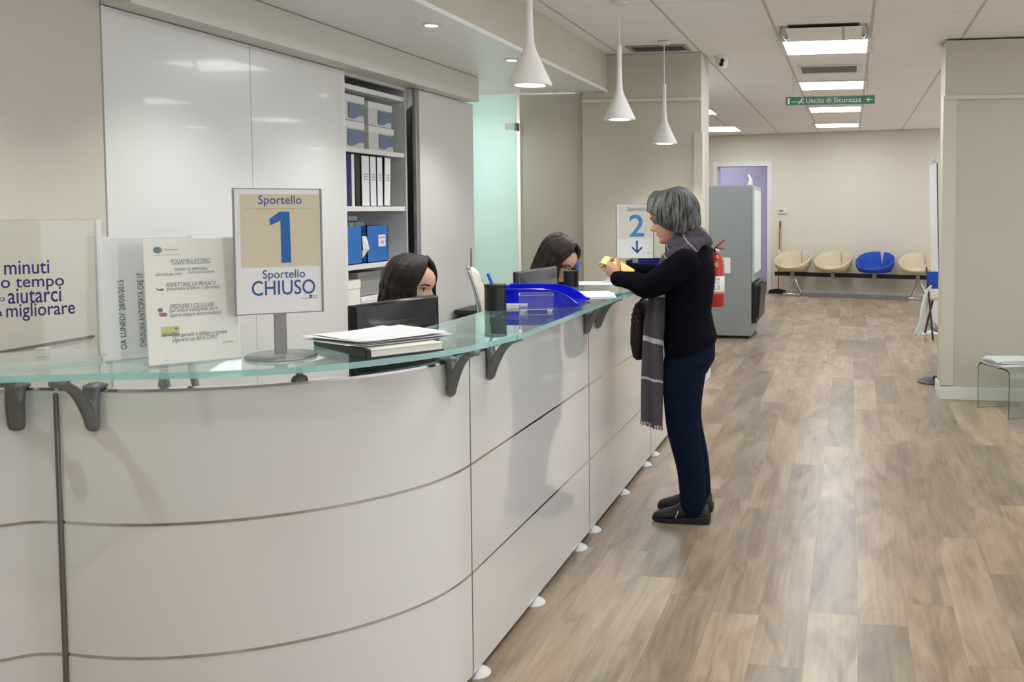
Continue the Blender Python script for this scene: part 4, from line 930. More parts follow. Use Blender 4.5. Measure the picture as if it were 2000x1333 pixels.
# =================================================================== BEHIND THE COUNTER
def monitor(label, loc, rz_, w_=0.42, h_=0.30, ztop=0.46, face=M_blackgloss, tilt=0.0):
    """local -y is the rear shell; loc is on the desk"""
    t = thing('computer_monitor', label, 'monitor', loc, rz_)
    zb = ztop-h_
    R_ = []
    for (sx, sz, y) in ((1.0, 1.0, 0.0), (1.0, 1.0, -0.012), (0.985, 0.985, -0.020), (0.80, 0.70, -0.034), (0.74, 0.60, -0.046), (0.66, 0.5, -0.049)):
        R_.append([(w_/2*sx*x, y, zb+h_*(0.5+0.5*sz*z)-(0.0 if sx > 0.9 else h_*0.05)) for x, z in ((-1, -1), (1, -1), (1, 1), (-1, 1))])
    MB().loft(R_).build('rear_shell', face, t, bevel=0.004)
    MB().box((-w_/2-0.001, 0.0, zb), (w_/2+0.001, 0.014, zb+h_)).build('bezel', M_blackgloss, t, bevel=0.003)
    MB().box((-w_/2+0.015, 0.014, zb+0.02), (w_/2-0.015, 0.0148, zb+h_-0.015)).build('screen', mat('lit screen', srgb(150, 170, 200), 0.3, emit=0.4), t)
    for k in range(5): MB().box((-w_*0.30+0.01*k, -0.0505-0.0005*k, zb+h_*0.26-0.008*k), (w_*0.33-0.006*k, -0.044, zb+h_*0.26-0.008*k+0.0035)).build('vent_rib', M_black, t)
    lettering('lettering', [('HANNS.G', -0.045, 0.06, zb+h_*0.72, zb+h_*0.775, 0, 0.0)], [mat('embossed grey', srgb(92, 97, 103), 0.4)], t, -0.0372)
    MB().box((-0.03, -0.052, 0.01), (0.03, -0.03, zb+h_*0.3)).build('neck', M_black, t, bevel=0.004)
    MB().lathe([(0.11, 0), (0.112, 0.006), (0.10, 0.012), (0.001, 0.014)], (0, -0.03, 0), 32).build('stand', M_black, t, smooth=True)
    return t
ml = atZ(697, 598, 1.2); mr = atZ(859, 576, 1.2)
mc = (ml+mr)/2; ma = math.atan2(mr.y-ml.y, mr.x-ml.x); mwid = (mr-ml).length
monitor('near black monitor seen from behind, in front of the first clerk', (mc.x-0.02, mc.y, 0.741), ma, mwid, 0.31, 0.459)
nl = atZ(1019, 532, 1.2); nr_ = atZ(1092, 520, 1.2)
nc = (nl+nr_)/2; na = math.atan2(nr_.y-nl.y, nr_.x-nl.x)
monitor('far dark grey monitor seen from behind, in front of the bowed clerk', (nc.x-0.03, nc.y, 0.741), na, (nr_-nl).length, 0.30, 0.459, mat('dark grey shell', srgb(70, 72, 76), 0.3))
# side drawer unit by the cabinet
t = thing('drawer_unit', 'low dark-topped drawer unit against the cabinet, right of the near monitor', 'drawer unit', (-2.59, 6.68, 0), 0)
MB().box((-0.28, -0.2, 0.04), (0.26, 0.2, 0.72)).build('body', M_blackgloss, t, bevel=0.004)
MB().box((-0.29, -0.22, 0.72), (0.28, 0.22, 0.75)).build('top', M_dark, t, bevel=0.003)
for k in range(3): 
    d = MB().box((0.26, -0.18, 0.08+k*0.215), (0.275, 0.18, 0.28+k*0.215)).build('drawer', M_black, t, bevel=0.003)
    MB().box((0.275, -0.08, 0.19+k*0.215), (0.29, 0.08, 0.205+k*0.215)).build('handle', M_alu, d)
def office_chair(label, loc, rz_, top=1.18):
    """faces local +x"""
    t = thing('office_chair', label, 'chair', loc, rz_)
    ST = 0.45
    MB().box((-0.22, -0.235, ST-0.05), (0.24, 0.235, ST)).build('seat', M_leather, t, bevel=0.03, seg=3)
    prof = bez([(-0.16, 0, ST+0.02), (-0.185, 0, ST+0.16), (-0.20, 0, ST+0.36), (-0.225, 0, ST+0.55), (-0.27, 0, top-0.03)], 9)
    rings = []
    for i, p in enumerate(prof):
        f = i/(len(prof)-1); th = 0.024+0.006*abs(math.sin(f*PI*9)); hw = 0.225-0.02*f**3
        if i in (0, len(prof)-1): th *= 0.45
        rings.append([(p.x-0.5*th, -hw, p.z), (p.x+th*0.9, -hw*0.97, p.z), (p.x+th*1.1, 0, p.z), (p.x+th*0.9, hw*0.97, p.z), (p.x-0.5*th, hw, p.z), (p.x-0.6*th, 0, p.z)])
    MB().loft(rings).build('backrest', M_leather, t, smooth=True, angle=60)
    for s_ in (-1, 1):
        pts = [(p.x-0.022, s_*0.232, p.z) for p in prof]
        MB().tube([(0.2, s_*0.24, ST-0.02), (-0.1, s_*0.24, ST-0.02)]+pts, 0.011, 10).build('frame_rail', M_chrome, t, smooth=True)
        arm = bez([(-0.205, s_*0.245, ST+0.25), (-0.05, s_*0.29, ST+0.235), (0.12, s_*0.29, ST+0.22), (0.17, s_*0.28, ST+0.12), (0.12, s_*0.25, ST-0.03)], 6)
        MB().tube(arm, 0.012, 10).build('armrest', M_chrome, t, smooth=True)
    MB().tube([(0, 0, 0.10), (0, 0, ST-0.05)], 0.028, 14).build('gas_column', M_chrome, t, smooth=True)
    for k in range(5):
        a = 2*PI*k/5+0.3
        MB().tube([(0.03*math.cos(a), 0.03*math.sin(a), 0.11), (0.29*math.cos(a), 0.29*math.sin(a), 0.075)], [0.022, 0.014], 10).build('leg', M_chrome, t, smooth=True)
        MB().ell((0.29*math.cos(a), 0.29*math.sin(a), 0.029), (0.028, 0.02, 0.028), 14, 10).build('castor', M_black, t, smooth=True)
    return t

# =================================================================== PEOPLE
def interp(tab, x):
    if x <= tab[0][0]: return tab[0][1]
    for (a, va), (b, vb) in zip(tab, tab[1:]):
        if x <= b:
            u = (x-a)/(b-a); u = u*u*(3-2*u) if False else u
            return va+(vb-va)*u
    return tab[-1][1]
HH = 0.226
T_FRONT = [(0, 0.050), (0.03, 0.076), (0.08, 0.086), (0.13, 0.083), (0.17, 0.078), (0.205, 0.085), (0.235, 0.084), (0.25, 0.080), (0.265, 0.085), (0.295, 0.087), (0.33, 0.084), (0.42, 0.085), (0.5, 0.084), (0.56, 0.092), (0.62, 0.095), (0.72, 0.093), (0.82, 0.081), (0.9, 0.060), (0.96, 0.036), (1, 0.004)]
T_BACK = [(0, 0.0), (0.1, 0.016), (0.2, 0.035), (0.3, 0.058), (0.45, 0.088), (0.6, 0.100), (0.72, 0.099), (0.83, 0.085), (0.92, 0.060), (0.97, 0.034), (1, 0.004)]
T_WID = [(0, 0.020), (0.04, 0.034), (0.12, 0.047), (0.22, 0.056), (0.35, 0.064), (0.5, 0.069), (0.62, 0.073), (0.75, 0.071), (0.86, 0.058), (0.93, 0.042), (0.97, 0.027), (1, 0.004)]
def add_head(mb, M, nose=1.0):
    rings = []; n = 56; m = 60
    for i in range(m+1):
        t = i/m; z = (t-0.5)*HH
        f, b, wd = interp(T_FRONT, t), interp(T_BACK, t), interp(T_WID, t); r = []
        for k in range(n):
            a = 2*PI*k/n; c, s_ = math.cos(a), math.sin(a)
            e = 0.86 if c > 0 else 1.0
            x = math.copysign(abs(c)**e, c)*(f if c > 0 else b); y = math.copysign(abs(s_)**0.95, s_)*wd
            if c > 0:
                g = lambda d, w_: math.exp(-(d/w_)**2)
                # nose: bridge to tip, then under-cut
                if 0.30 < t < 0.60:
                    pr = interp([(0.30, 0.0), (0.325, 0.012), (0.35, 0.026), (0.375, 0.028), (0.42, 0.021), (0.48, 0.011), (0.54, 0.004), (0.6, 0)], t)*nose
                    x += pr*g(y, 0.0085+0.007*max(0, (0.45-t)/0.12) if t < 0.45 else 0.0085)
                x -= 0.013*g(t-0.50, 0.045)*g(abs(y)-0.033, 0.016)             # sockets
                x += 0.004*g(t-0.57, 0.025)*g(abs(y)-0.030, 0.022)             # brow
                x += 0.004*g(t-0.40, 0.06)*g(abs(y)-0.042, 0.018)              # cheek
                x -= 0.003*g(t-0.252, 0.008)*g(y, 0.024)                        # mouth line
                x -= 0.002*g(t-0.30, 0.02)*g(y, 0.005)
            r.append(M @ Vector((x, y, z)))
        rings.append(r)
    mb.loft(rings)
    for s_ in (-1, 1):      # ears
        mb.ell(M @ Vector((-0.008, s_*0.071, -0.008)), (0.017, 0.008, 0.030), 14, 10, M.to_3x3() @ Matrix.Rotation(s_*0.3, 3, 'Z') @ Matrix.Rotation(0.15, 3, 'Y'))
def add_hand(mb, M, curl=(0.5, 0.6, 0.4), spread=0.08, thumb=(0.9, -0.3, -0.35), s=1.0, side=1):
    """x along fingers, y to the thumb side, z back of the hand"""
    P = lambda x, y, z: M @ Vector((x*s, y*s*side, z*s))
    rings = []
    for x, wy, tz, cy in ((-0.045, 0.024, 0.019, 0), (-0.01, 0.025, 0.018, 0.0), (0.02, 0.034, 0.016, 0.003), (0.055, 0.041, 0.0145, 0.002), (0.082, 0.041, 0.0125, 0.0), (0.092, 0.036, 0.009, -0.001)):
        rings.append([P(x, cy+wy*math.cos(2*PI*k/14), tz*math.sin(2*PI*k/14)-0.004*(x/0.09)) for k in range(14)])
    mb.loft(rings)
    for i, (y, L_, r_) in enumerate(((0.030, 0.070, 0.0088), (0.010, 0.078, 0.0090), (-0.011, 0.072, 0.0086), (-0.030, 0.057, 0.0076))):
        p = Vector((0.082-0.005*abs(i-1), y, -0.002)); a = 0.0; pts = [p-Vector((0.02, 0, 0)), p.copy()]; rr = [r_*0.9, r_*1.08]
        sp_ = (1.5-i)*spread
        for k, (f, c) in enumerate(zip((0.45, 0.31, 0.24), curl)):
            a += c*(1+0.12*(i-1.5))
            d = Vector((math.cos(a)*math.cos(sp_), math.cos(a)*math.sin(sp_), -math.sin(a)))
            p = p+d*L_*f; pts.append(p.copy()); rr.append(r_*(1.0, 0.92, 0.74)[k])
        mb.tube([P(*q) for q in pts], [q*s for q in rr], 10)
    d = Vector(thumb).normalized(); p = Vector((0.012, 0.026, -0.004)); q1 = p+d*0.036; d2 = (d+Vector((0.5, -0.15, -0.05))).normalized(); q2 = q1+d2*0.03; q3 = q2+(d2+Vector((0.2, -0.1, 0))).normalized()*0.022
    mb.tube([P(*v) for v in (p-d*0.02, p, q1, q2, q3)], [v*s for v in (0.011, 0.014, 0.0115, 0.0105, 0.008)], 10)
def frame(o, x, z):
    """matrix with local x along x and local z near z"""
    x = Vector(x).normalized(); z = Vector(z); z = (z-x*z.dot(x)).normalized(); y = z.cross(x)
    return Matrix(((x.x, y.x, z.x, o[0]), (x.y, y.y, z.y, o[1]), (x.z, y.z, z.z, o[2]), (0, 0, 0, 1)))
def oval(c, rx, ry, tilt=0.0, n=28, e=0.92):
    """ring of a trunk: rx fore-aft, ry sideways, tilted about y"""
    out = []
    for k in range(n):
        a = 2*PI*k/n; x = math.copysign(abs(math.cos(a))**e, math.cos(a))*rx; y = math.copysign(abs(math.sin(a))**e, math.sin(a))*ry
        out.append(Vector((c[0]+x*math.cos(tilt), c[1]+y, c[2]-x*math.sin(tilt))))
    return out
def limb(mb, pts, rad, n=16, k=5):
    """smooth tapering limb through joints"""
    P_ = bez(pts, k); R_ = [v.x for v in bez([(r_, 0, 0) for r_ in rad], k)]
    mb.tube(P_, R_, n)
def add_face_parts(root, M, brow=M_hairdark, iris=M_iris, lids=True):
    for s_ in (-1, 1):
        e = MB(); c = M @ Vector((0.0648, s_*0.0325, 0.000)); e.ell(c, (0.0115, 0.0125, 0.0085), 16, 12, M.to_3x3())
        eo = e.build('eye', M_eyew, root, smooth=True)
        q = MB(); q.ell(M @ Vector((0.0750, s_*0.0325, -0.0005)), (0.0028, 0.0056, 0.0060), 12, 8, M.to_3x3()); q.build('iris', iris, eo, smooth=True)
        l_ = MB()
        l_.tube([M @ Vector(p) for p in ((0.069, s_*0.0445, 0.002), (0.0775, s_*0.038, 0.008), (0.0795, s_*0.031, 0.009), (0.0755, s_*0.0225, 0.003))], [0.0012, 0.0022, 0.0022, 0.0012], 8); l_.build('eyelash', M_iris, root, smooth=True)
        b = MB(); b.tube([M @ Vector(p) for p in ((0.070, s_*0.052, 0.019), (0.0835, s_*0.04, 0.0255), (0.0925, s_*0.026, 0.0235), (0.0955, s_*0.013, 0.0185))], [0.0015, 0.0032, 0.0034, 0.002], 8)
        b.build('eyebrow', brow, root, smooth=True)
    b = MB(); zl = lambda t: (t-0.5)*HH
    b.tube([M @ Vector(p) for p in ((0.072, -0.024, zl(0.252)), (0.081, -0.012, zl(0.262)), (0.0845, 0, zl(0.258)), (0.081, 0.012, zl(0.262)), (0.072, 0.024, zl(0.252)))], [0.001, 0.0038, 0.0042, 0.0038, 0.001], 8)
    b.tube([M @ Vector(p) for p in ((0.072, -0.023, zl(0.25)), (0.080, -0.012, zl(0.232)), (0.0835, 0, zl(0.226)), (0.080, 0.012, zl(0.232)), (0.072, 0.023, zl(0.25)))], [0.001, 0.004, 0.0052, 0.004, 0.001], 8)
    b.build('lips', M_lips, root, smooth=True)
def add_hair(root, M, m, length, gap=55, cap=(0.100, 0.088, 0.108), n_az=44, drift=None, hang_z=None, wave=0.004, rnd=3, name='hair', lock=0.0105, cen=(-0.022, 0, 0.022), equ=92, voxel=0.0042, front_len=None, taper=0.5, face=64, part=0.0, lenfn=None, fringe=0.0, fr_equ=None):
    """cap plus overlapping locks from the parting, welded into one head of hair"""
    R_ = random.Random(rnd); mb = MB(); C_ = Vector(cen)
    mb.ell(M @ C_, (1, 1, 1), 36, 24, M.to_3x3() @ Matrix.Diagonal(cap))
    for layer in range(2):
        for i in range(n_az):
            ph = math.radians(gap+(360-2*gap)*(i+0.5*layer)/(n_az-1)) if n_az > 1 else PI
            if ph > math.radians(361-gap): continue
            back = (1-math.cos(ph))/2          # 0 front, 1 back
            pts = []; sgn = 1 if ph < PI else -1
            a0 = ph if ph < PI else 2*PI-ph; g0 = math.radians(gap); a1 = math.radians(face)+(PI-math.radians(face))*(a0-g0)/(PI-g0)
            sx = 0.058*math.cos(a0)*(0.95 if back < 0.6 else 0.6)
            grow = 0.002+0.006*layer+R_.uniform(-0.002, 0.003)
            grow += fringe*max(0, 1-math.degrees(a1)/70)
            rr = (cap[0]+grow, cap[1]+grow, cap[2]+grow*0.7)
            for k in range(9):
                eq_ = equ if fr_equ is None else fr_equ+(equ-fr_equ)*min(1, max(0, math.degrees(a1)-22)/45); al = math.radians(6+(eq_-6)*k/8); t_ = k/8; ph_ = sgn*(a0+(a1-a0)*t_**1.3)
                p = C_+Vector((rr[0]*math.sin(al)*math.cos(ph_)+sx*(1-math.sin(al))**1.2, rr[1]*math.sin(al)*math.sin(ph_)+part*(1-math.sin(al))**1.5, rr[2]*math.cos(al)))
                pts.append(M @ p)
            L_ = length if front_len is None else front_len+(length-front_len)*min(1, back*1.6)
            if lenfn: L_ = lenfn(math.degrees(a1))
            L_ *= R_.uniform(0.92, 1.04); e = pts[-1]; ph0 = R_.uniform(0, 6)
            d0 = M.to_3x3() @ Vector((math.cos(ph_), math.sin(ph_), 0))
            for k in range(1, 9):
                u = k/8
                off = Vector((0, 0, -L_*u))+d0*(wave*math.sin(ph0+u*7))
                if drift: off += drift(u, back, math.sin(ph))
                pts.append(e+off)
            rad = [lock*0.7]*3+[lock]*6+[lock*(1-(1-taper)*k/8) for k in range(1, 9)]
            mb.tube(pts, rad, 8)
    return remesh(mb, name, m, root, voxel, 1)

# ---- the woman standing at the desk (faces the counter; local x forward, y to her left, the viewer's side)
W = thing('person', 'grey-haired woman in navy sweater and jeans standing at the counter with a yellow paper', 'person', (-0.76, 4.42, 0), PI)
HM = Matrix.Translation((0.088, 0.01, 1.452)) @ Matrix.Rotation(math.radians(4), 4, 'Z') @ Matrix.Rotation(math.radians(15), 4, 'Y') @ Matrix.Scale(1.03, 4)
TOR = [(0.815, -0.002, 0.126, 0.192, 0.27), (0.87, -0.003, 0.127, 0.190, 0.1), (0.93, 0.004, 0.119, 0.176, 0.0), (1.00, 0.012, 0.113, 0.160, 0.0), (1.08, 0.010, 0.121, 0.168, 0.04), (1.16, 0.004, 0.125, 0.178, 0.08), (1.225, 0.0, 0.116, 0.178, 0.14), (1.275, 0.0, 0.094, 0.158, 0.22), (1.305, 0.006, 0.070, 0.110, 0.3), (1.325, 0.014, 0.052, 0.062, 0.3)]
ARM = {1: ([(-0.005, 0.158, 1.245), (0.075, 0.205, 1.185), (0.160, 0.212, 1.138), (0.235, 0.197, 1.160), (0.305, 0.168, 1.168)], [0.070, 0.066, 0.059, 0.046, 0.036]),
       -1: ([(-0.005, -0.158, 1.245), (0.075, -0.20, 1.19), (0.165, -0.205, 1.155), (0.25, -0.17, 1.176), (0.335, -0.118, 1.196)], [0.068, 0.064, 0.056, 0.046, 0.032])}
LEG = {1: ([(0.010, 0.078, 0.81), (0.02, 0.086, 0.70), (0.022, 0.09, 0.56), (0.016, 0.09, 0.44), (-0.018, 0.088, 0.26), (-0.032, 0.088, 0.075)], [0.098, 0.100, 0.088, 0.079, 0.068, 0.063]),
       -1: ([(0.012, -0.078, 0.81), (0.032, -0.086, 0.70), (0.04, -0.092, 0.56), (0.034, -0.093, 0.44), (-0.01, -0.093, 0.26), (-0.028, -0.093, 0.075)], [0.098, 0.098, 0.085, 0.077, 0.066, 0.062])}
HANDS = {1: frame((0.316, 0.160, 1.166), (0.74, -0.30, 0.60), (0.30, 0.80, -0.45)), -1: frame((0.347, -0.112, 1.200), (0.90, 0.22, 0.30), (0.2, -0.75, 0.62))}
mb = MB()
add_head(mb, HM, 1.1)
mb.tube([(0.008, 0.004, 1.27), (0.028, 0.006, 1.33), (0.062, 0.008, 1.40)], [0.058, 0.052, 0.054], 18)
mb.loft([oval((c, 0, z), rx*0.88, ry*0.9, tl) for z, c, rx, ry, tl in TOR])
for s_ in (1, -1):
    limb(mb, ARM[s_][0], [r_*0.78 for r_ in ARM[s_][1]])
    limb(mb, LEG[s_][0], [r_*0.85 for r_ in LEG[s_][1]])
    limb(mb, [(-0.06, s_*0.09, 0.045), (0.03, s_*0.09, 0.036), (0.11, s_*0.09, 0.028)], [0.022, 0.022, 0.014])
add_hand(mb, HANDS[1], (0.75, 0.75, 0.5), 0.05, (0.55, 0.65, -0.45), 0.92, -1)
add_hand(mb, HANDS[-1], (0.35, 0.45, 0.35), 0.05, (0.75, 0.55, -0.5), 0.92, 1)
remesh(mb, 'body', M_skin2, W, 0.0045, 2)
add_face_parts(W, HM, mat('grey brow', srgb(110, 100, 92), 0.8))
mb = MB()
mb.loft([oval((c, 0, z), rx, ry, tl) for z, c, rx, ry, tl in TOR[:-1]])
for s_ in (1, -1): limb(mb, ARM[s_][0], ARM[s_][1])
for s_ in (1, -1):      # folds of the sleeves
    p = ARM[s_][0]
    for k, (i, f) in enumerate(((1, 0.2), (1, 0.7), (2, 0.3), (2, 0.8), (3, 0.4))):
        a_, b_ = Vector(p[i]), Vector(p[i+1]); c_ = a_+(b_-a_)*f; r_ = ARM[s_][1][i]*(1-f)+ARM[s_][1][i+1]*f
        mb.tube([c_+Vector((-0.02, 0.0, r_*0.9)), c_+Vector((0.0, s_*r_*0.85, r_*0.3)), c_+Vector((0.025, s_*r_*0.7, -r_*0.6))], [0.004, 0.010, 0.004], 8)
    a_ = Vector(p[-2]); b_ = Vector(p[-1]); d = (b_-a_).normalized()
    mb.tube([b_-d*0.012, b_+d*0.012], [ARM[s_][1][-1]*1.08]*2, 16)
remesh(mb, 'sweater', M_sweater, W, 0.006, 4)
mb = MB()
mb.loft([oval((-0.002, 0, 0.90), 0.100, 0.150, 0), oval((-0.008, 0, 0.84), 0.112, 0.168, 0), oval((-0.010, 0, 0.77), 0.108, 0.174, 0), oval((0.0, 0, 0.70), 0.08, 0.14, 0)])
for s_ in (1, -1):
    limb(mb, LEG[s_][0], LEG[s_][1])
    for z_, a_ in ((0.70, 0.6), (0.62, -0.4), (0.52, 0.5), (0.44, -0.5), (0.40, 0.4), (0.18, 0.4), (0.13, -0.3)):
        x_ = interp([(0.1, -0.03), (0.26, -0.016), (0.44, 0.02), (0.9, 0.02)], z_); r_ = interp([(0.1, 0.062), (0.26, 0.066), (0.44, 0.078), (0.6, 0.09), (0.8, 0.104)], z_)
        y_ = s_*0.09
        mb.tube([(x_-r_*0.8, y_+0.5*r_, z_-0.02*a_), (x_-r_*0.3, y_+r_*0.88, z_), (x_+r_*0.4, y_+r_*0.86, z_+0.03*a_)], [0.003, 0.008, 0.003], 8)
jn = remesh(mb, 'jeans', [M_jeans, M_denimst], W, 0.006, 3)
for s_ in (1, -1):
    x0 = 0.0 if s_ == 1 else 0.012
    cx_ = x0-0.0; ln = 0.275
    rings = []
    for f, wd, h0 in ((0.0, 0.026, 0.085), (0.05, 0.040, 0.095), (0.2, 0.044, 0.10), (0.38, 0.044, 0.105), (0.52, 0.045, 0.090), (0.68, 0.048, 0.066), (0.84, 0.046, 0.052), (0.95, 0.034, 0.043), (1.0, 0.014, 0.032)):
        xx = x0-0.108+f*ln; r_ = []
        for k in range(20):
            a_ = 2*PI*k/20; zz = 0.012+(h0-0.012)*(0.5+0.5*math.sin(a_)); r_.append((xx, s_*0.09+wd*math.cos(a_)*(1.0 if math.sin(a_) < 0 else 0.9), zz))
        rings.append(r_)
    sh = MB().loft(rings).build('shoe', M_shoe, W, smooth=True, subsurf=1)
    MB().loft([[(x0-0.112+f*ln*1.02, s_*0.09-wd*1.06, z_), (x0-0.112+f*ln*1.02, s_*0.09+wd*1.06, z_), (x0-0.112+f*ln*1.02, s_*0.09+wd*1.04, zt), (x0-0.112+f*ln*1.02, s_*0.09-wd*1.04, zt)] for f, wd, z_, zt in ((0.0, 0.030, 0.001, 0.038), (0.1, 0.038, 0.001, 0.036), (0.4, 0.040, 0.001, 0.030), (0.7, 0.046, 0.001, 0.022), (0.9, 0.038, 0.002, 0.022), (1.0, 0.014, 0.006, 0.024))]).build('sole', M_sole, sh, bevel=0.004)
    if s_ == 1: MB().tube([(x0+0.035, 0.132, 0.062), (x0+0.042, 0.133, 0.045), (x0+0.048, 0.134, 0.030)], 0.0022, 6).build('zip', M_white, sh, smooth=True)
add_hair(W, HM, M_hairgrey, 0.09, gap=8, n_az=50, equ=90, rnd=5, fr_equ=68, wave=0.002, cap=(0.107, 0.090, 0.106), cen=(-0.020, 0, 0.018), lock=0.0105, face=24, fringe=0.020,
         lenfn=lambda a: interp([(24, 0.002), (40, 0.008), (58, 0.040), (75, 0.082), (110, 0.10), (180, 0.085)], a),
         drift=lambda u, b, s_: Vector((-0.010*u*b-0.050*u*(1-b)**1.5, -0.016*u*u*s_, 0)))
# scarf: two wraps round the neck and one tail hanging in front
mb = MB()
def loop(z0, rx, ry, th, lift, cx=0.012):
    pts = []; 
    for k in range(25):
        a_ = 2*PI*k/24
        pts.append((cx+rx*math.cos(a_), ry*math.sin(a_), z0-lift*math.cos(a_)+0.006*math.sin(3*a_)))
    return pts
mb.tube(loop(1.335, 0.078, 0.085, 0, 0.030), [0.026+0.006*math.sin(k*1.3) for k in range(25)], 12, flat=1.35)
mb.tube(loop(1.300, 0.094, 0.122, 0, 0.045, 0.012), [0.024+0.006*math.sin(k*1.7+1) for k in range(25)], 12, flat=1.3)
mb.tube(loop(1.368, 0.064, 0.068, 0, 0.018, 0.012), [0.020+0.004*math.sin(k*2.1) for k in range(25)], 12, flat=1.35)
mb.tube(bez([(0.095, 0.085, 1.27), (0.115, 0.10, 1.22), (0.135, 0.112, 1.16), (0.150, 0.115, 1.10)], 5), 0.026, 12)
remesh(mb, 'scarf_wrap', [M_scarf, M_stripe], W, 0.004, 2, lambda c: 1 if abs(((math.atan2(c.y, c.x-0.012)*0.11+(c.z-1.3)*0.8) % 0.15)-0.075) < 0.0028 else 0)
rings = []; N_ = 60; mb = MB()
prev = None
def tail_ring(u):
    z_ = 1.20-(1.20-0.487)*u; xc = 0.125+0.018*min(1, u*2.5)+0.012*u; hw = 0.030+0.020*min(1, u*3); 
    r_ = []
    for k in range(17):
        v = k/16*2-1
        r_.append((xc+hw*v, 0.120+0.05*min(1, u*2)+0.008*math.sin(v*5+u*3)+0.006*math.sin(u*9+v), z_+0.012*v*(1 if u > 0.2 else 0)))
    for k in range(16, -1, -1):
        v = k/16*2-1
        r_.append((xc+hw*v, 0.108+0.05*min(1, u*2)+0.008*math.sin(v*5+u*3)+0.006*math.sin(u*9+v), z_+0.012*v*(1 if u > 0.2 else 0)))
    return [Vector(p) for p in r_]
us = [k/N_ for k in range(N_+1)]
R_ = [[mb.bm.verts.new(p) for p in tail_ring(u)] for u in us]
for i in range(N_):
    z_ = 1.20-(1.20-0.487)*us[i]
    st = abs(z_-0.885) < 0.0065 or abs(z_-0.70) < 0.0065 or abs(z_-1.09) < 0.006
    for j in range(34):
        f = mb.bm.faces.new([R_[i][j], R_[i][(j+1) % 34], R_[i+1][(j+1) % 34], R_[i+1][j]]); f.material_index = 1 if st else 0
mb.bm.faces.new(R_[0][::-1]); mb.bm.faces.new(R_[-1])
tl = mb.build('scarf_tail', [M_scarf, M_stripe], W, smooth=True, angle=60)
fr = MB()
for k in range(22):
    p = tail_ring(1.0)[int(k*16/21)]
    fr.tube([p+Vector((0, -0.004, 0.004)), p+Vector((0.002*math.sin(k), -0.004, -0.018-0.004*math.sin(k*2.3)))], 0.0022, 5)
fr.build('fringe', M_scarf, tl)
# yellow folded paper in her hands
pa = []
mb = MB()
A0 = Vector((0.405, 0.140, 1.240)); A1 = Vector((0.262, 0.112, 1.178)); dB = Vector((0.010, -0.135, 0.026))
rings = []
for k in range(9):
    u = k/8; p = A0+(A1-A0)*u+Vector((0, 0, 0.006*math.sin(u*PI)))
    q = p+dB*(1-0.25*u)
    rings.append([p, p+(q-p)*0.5+Vector((0, 0, 0.005)), q, q+Vector((0, 0, 0.0025)), p+(q-p)*0.5+Vector((0, 0, 0.0075)), p+Vector((0, 0, 0.0025))])
mb.loft(rings)
pp = prop(mb.build('yellow_paper', M_yellow, smooth=True, angle=40), 'folded yellow paper held in the standing woman\'s hands', 'paper')
pp.location = W.location; pp.rotation_euler = W.rotation_euler
# shoulder bag between her and the counter
t = thing('handbag', 'dark handbag with red embroidered top hanging in front of the standing woman', 'bag', (-0.76, 4.42, 0), PI)
mb = MB(); rings = []
for z_, hx, hy in ((0.775, 0.020, 0.09), (0.79, 0.036, 0.115), (0.85, 0.048, 0.13), (0.93, 0.046, 0.13), (1.0, 0.036, 0.12), (1.04, 0.022, 0.105), (1.05, 0.010, 0.10)):
    rings.append([(0.235+hx*math.cos(2*PI*k/24), 0.02+hy*math.sin(2*PI*k/24), z_) for k in range(24)])
mb.loft(rings); bg = mb.build('bag_body', mat('dark bag cloth', srgb(30, 20, 22), 0.8, var=0.3, vscale=60), t, smooth=True)
mb = MB()
for zc, rr_ in ((0.965, 0.0), (0.99, 1), (1.015, 2)):
    for k in range(14):
        a_ = 2*PI*(k+0.5*(rr_ % 2))/14
        hx, hy = (0.0415, 0.126) if zc < 0.98 else ((0.038, 0.122) if zc < 1.0 else (0.031, 0.114))
        mb.ell((0.235+hx*math.cos(a_), 0.02+hy*math.sin(a_), zc), (0.0035, 0.010, 0.0055), 8, 6)
mb.build('embroidery', mat('red embroidery', srgb(150, 34, 44), 0.8, var=0.4, vscale=90), t, smooth=True)
MB().tube(bez([(0.235, 0.11, 1.03), (0.205, 0.15, 1.07), (0.172, 0.17, 1.085), (0.14, 0.15, 1.085)], 6), 0.006, 8).build('strap', M_black, t, smooth=True)

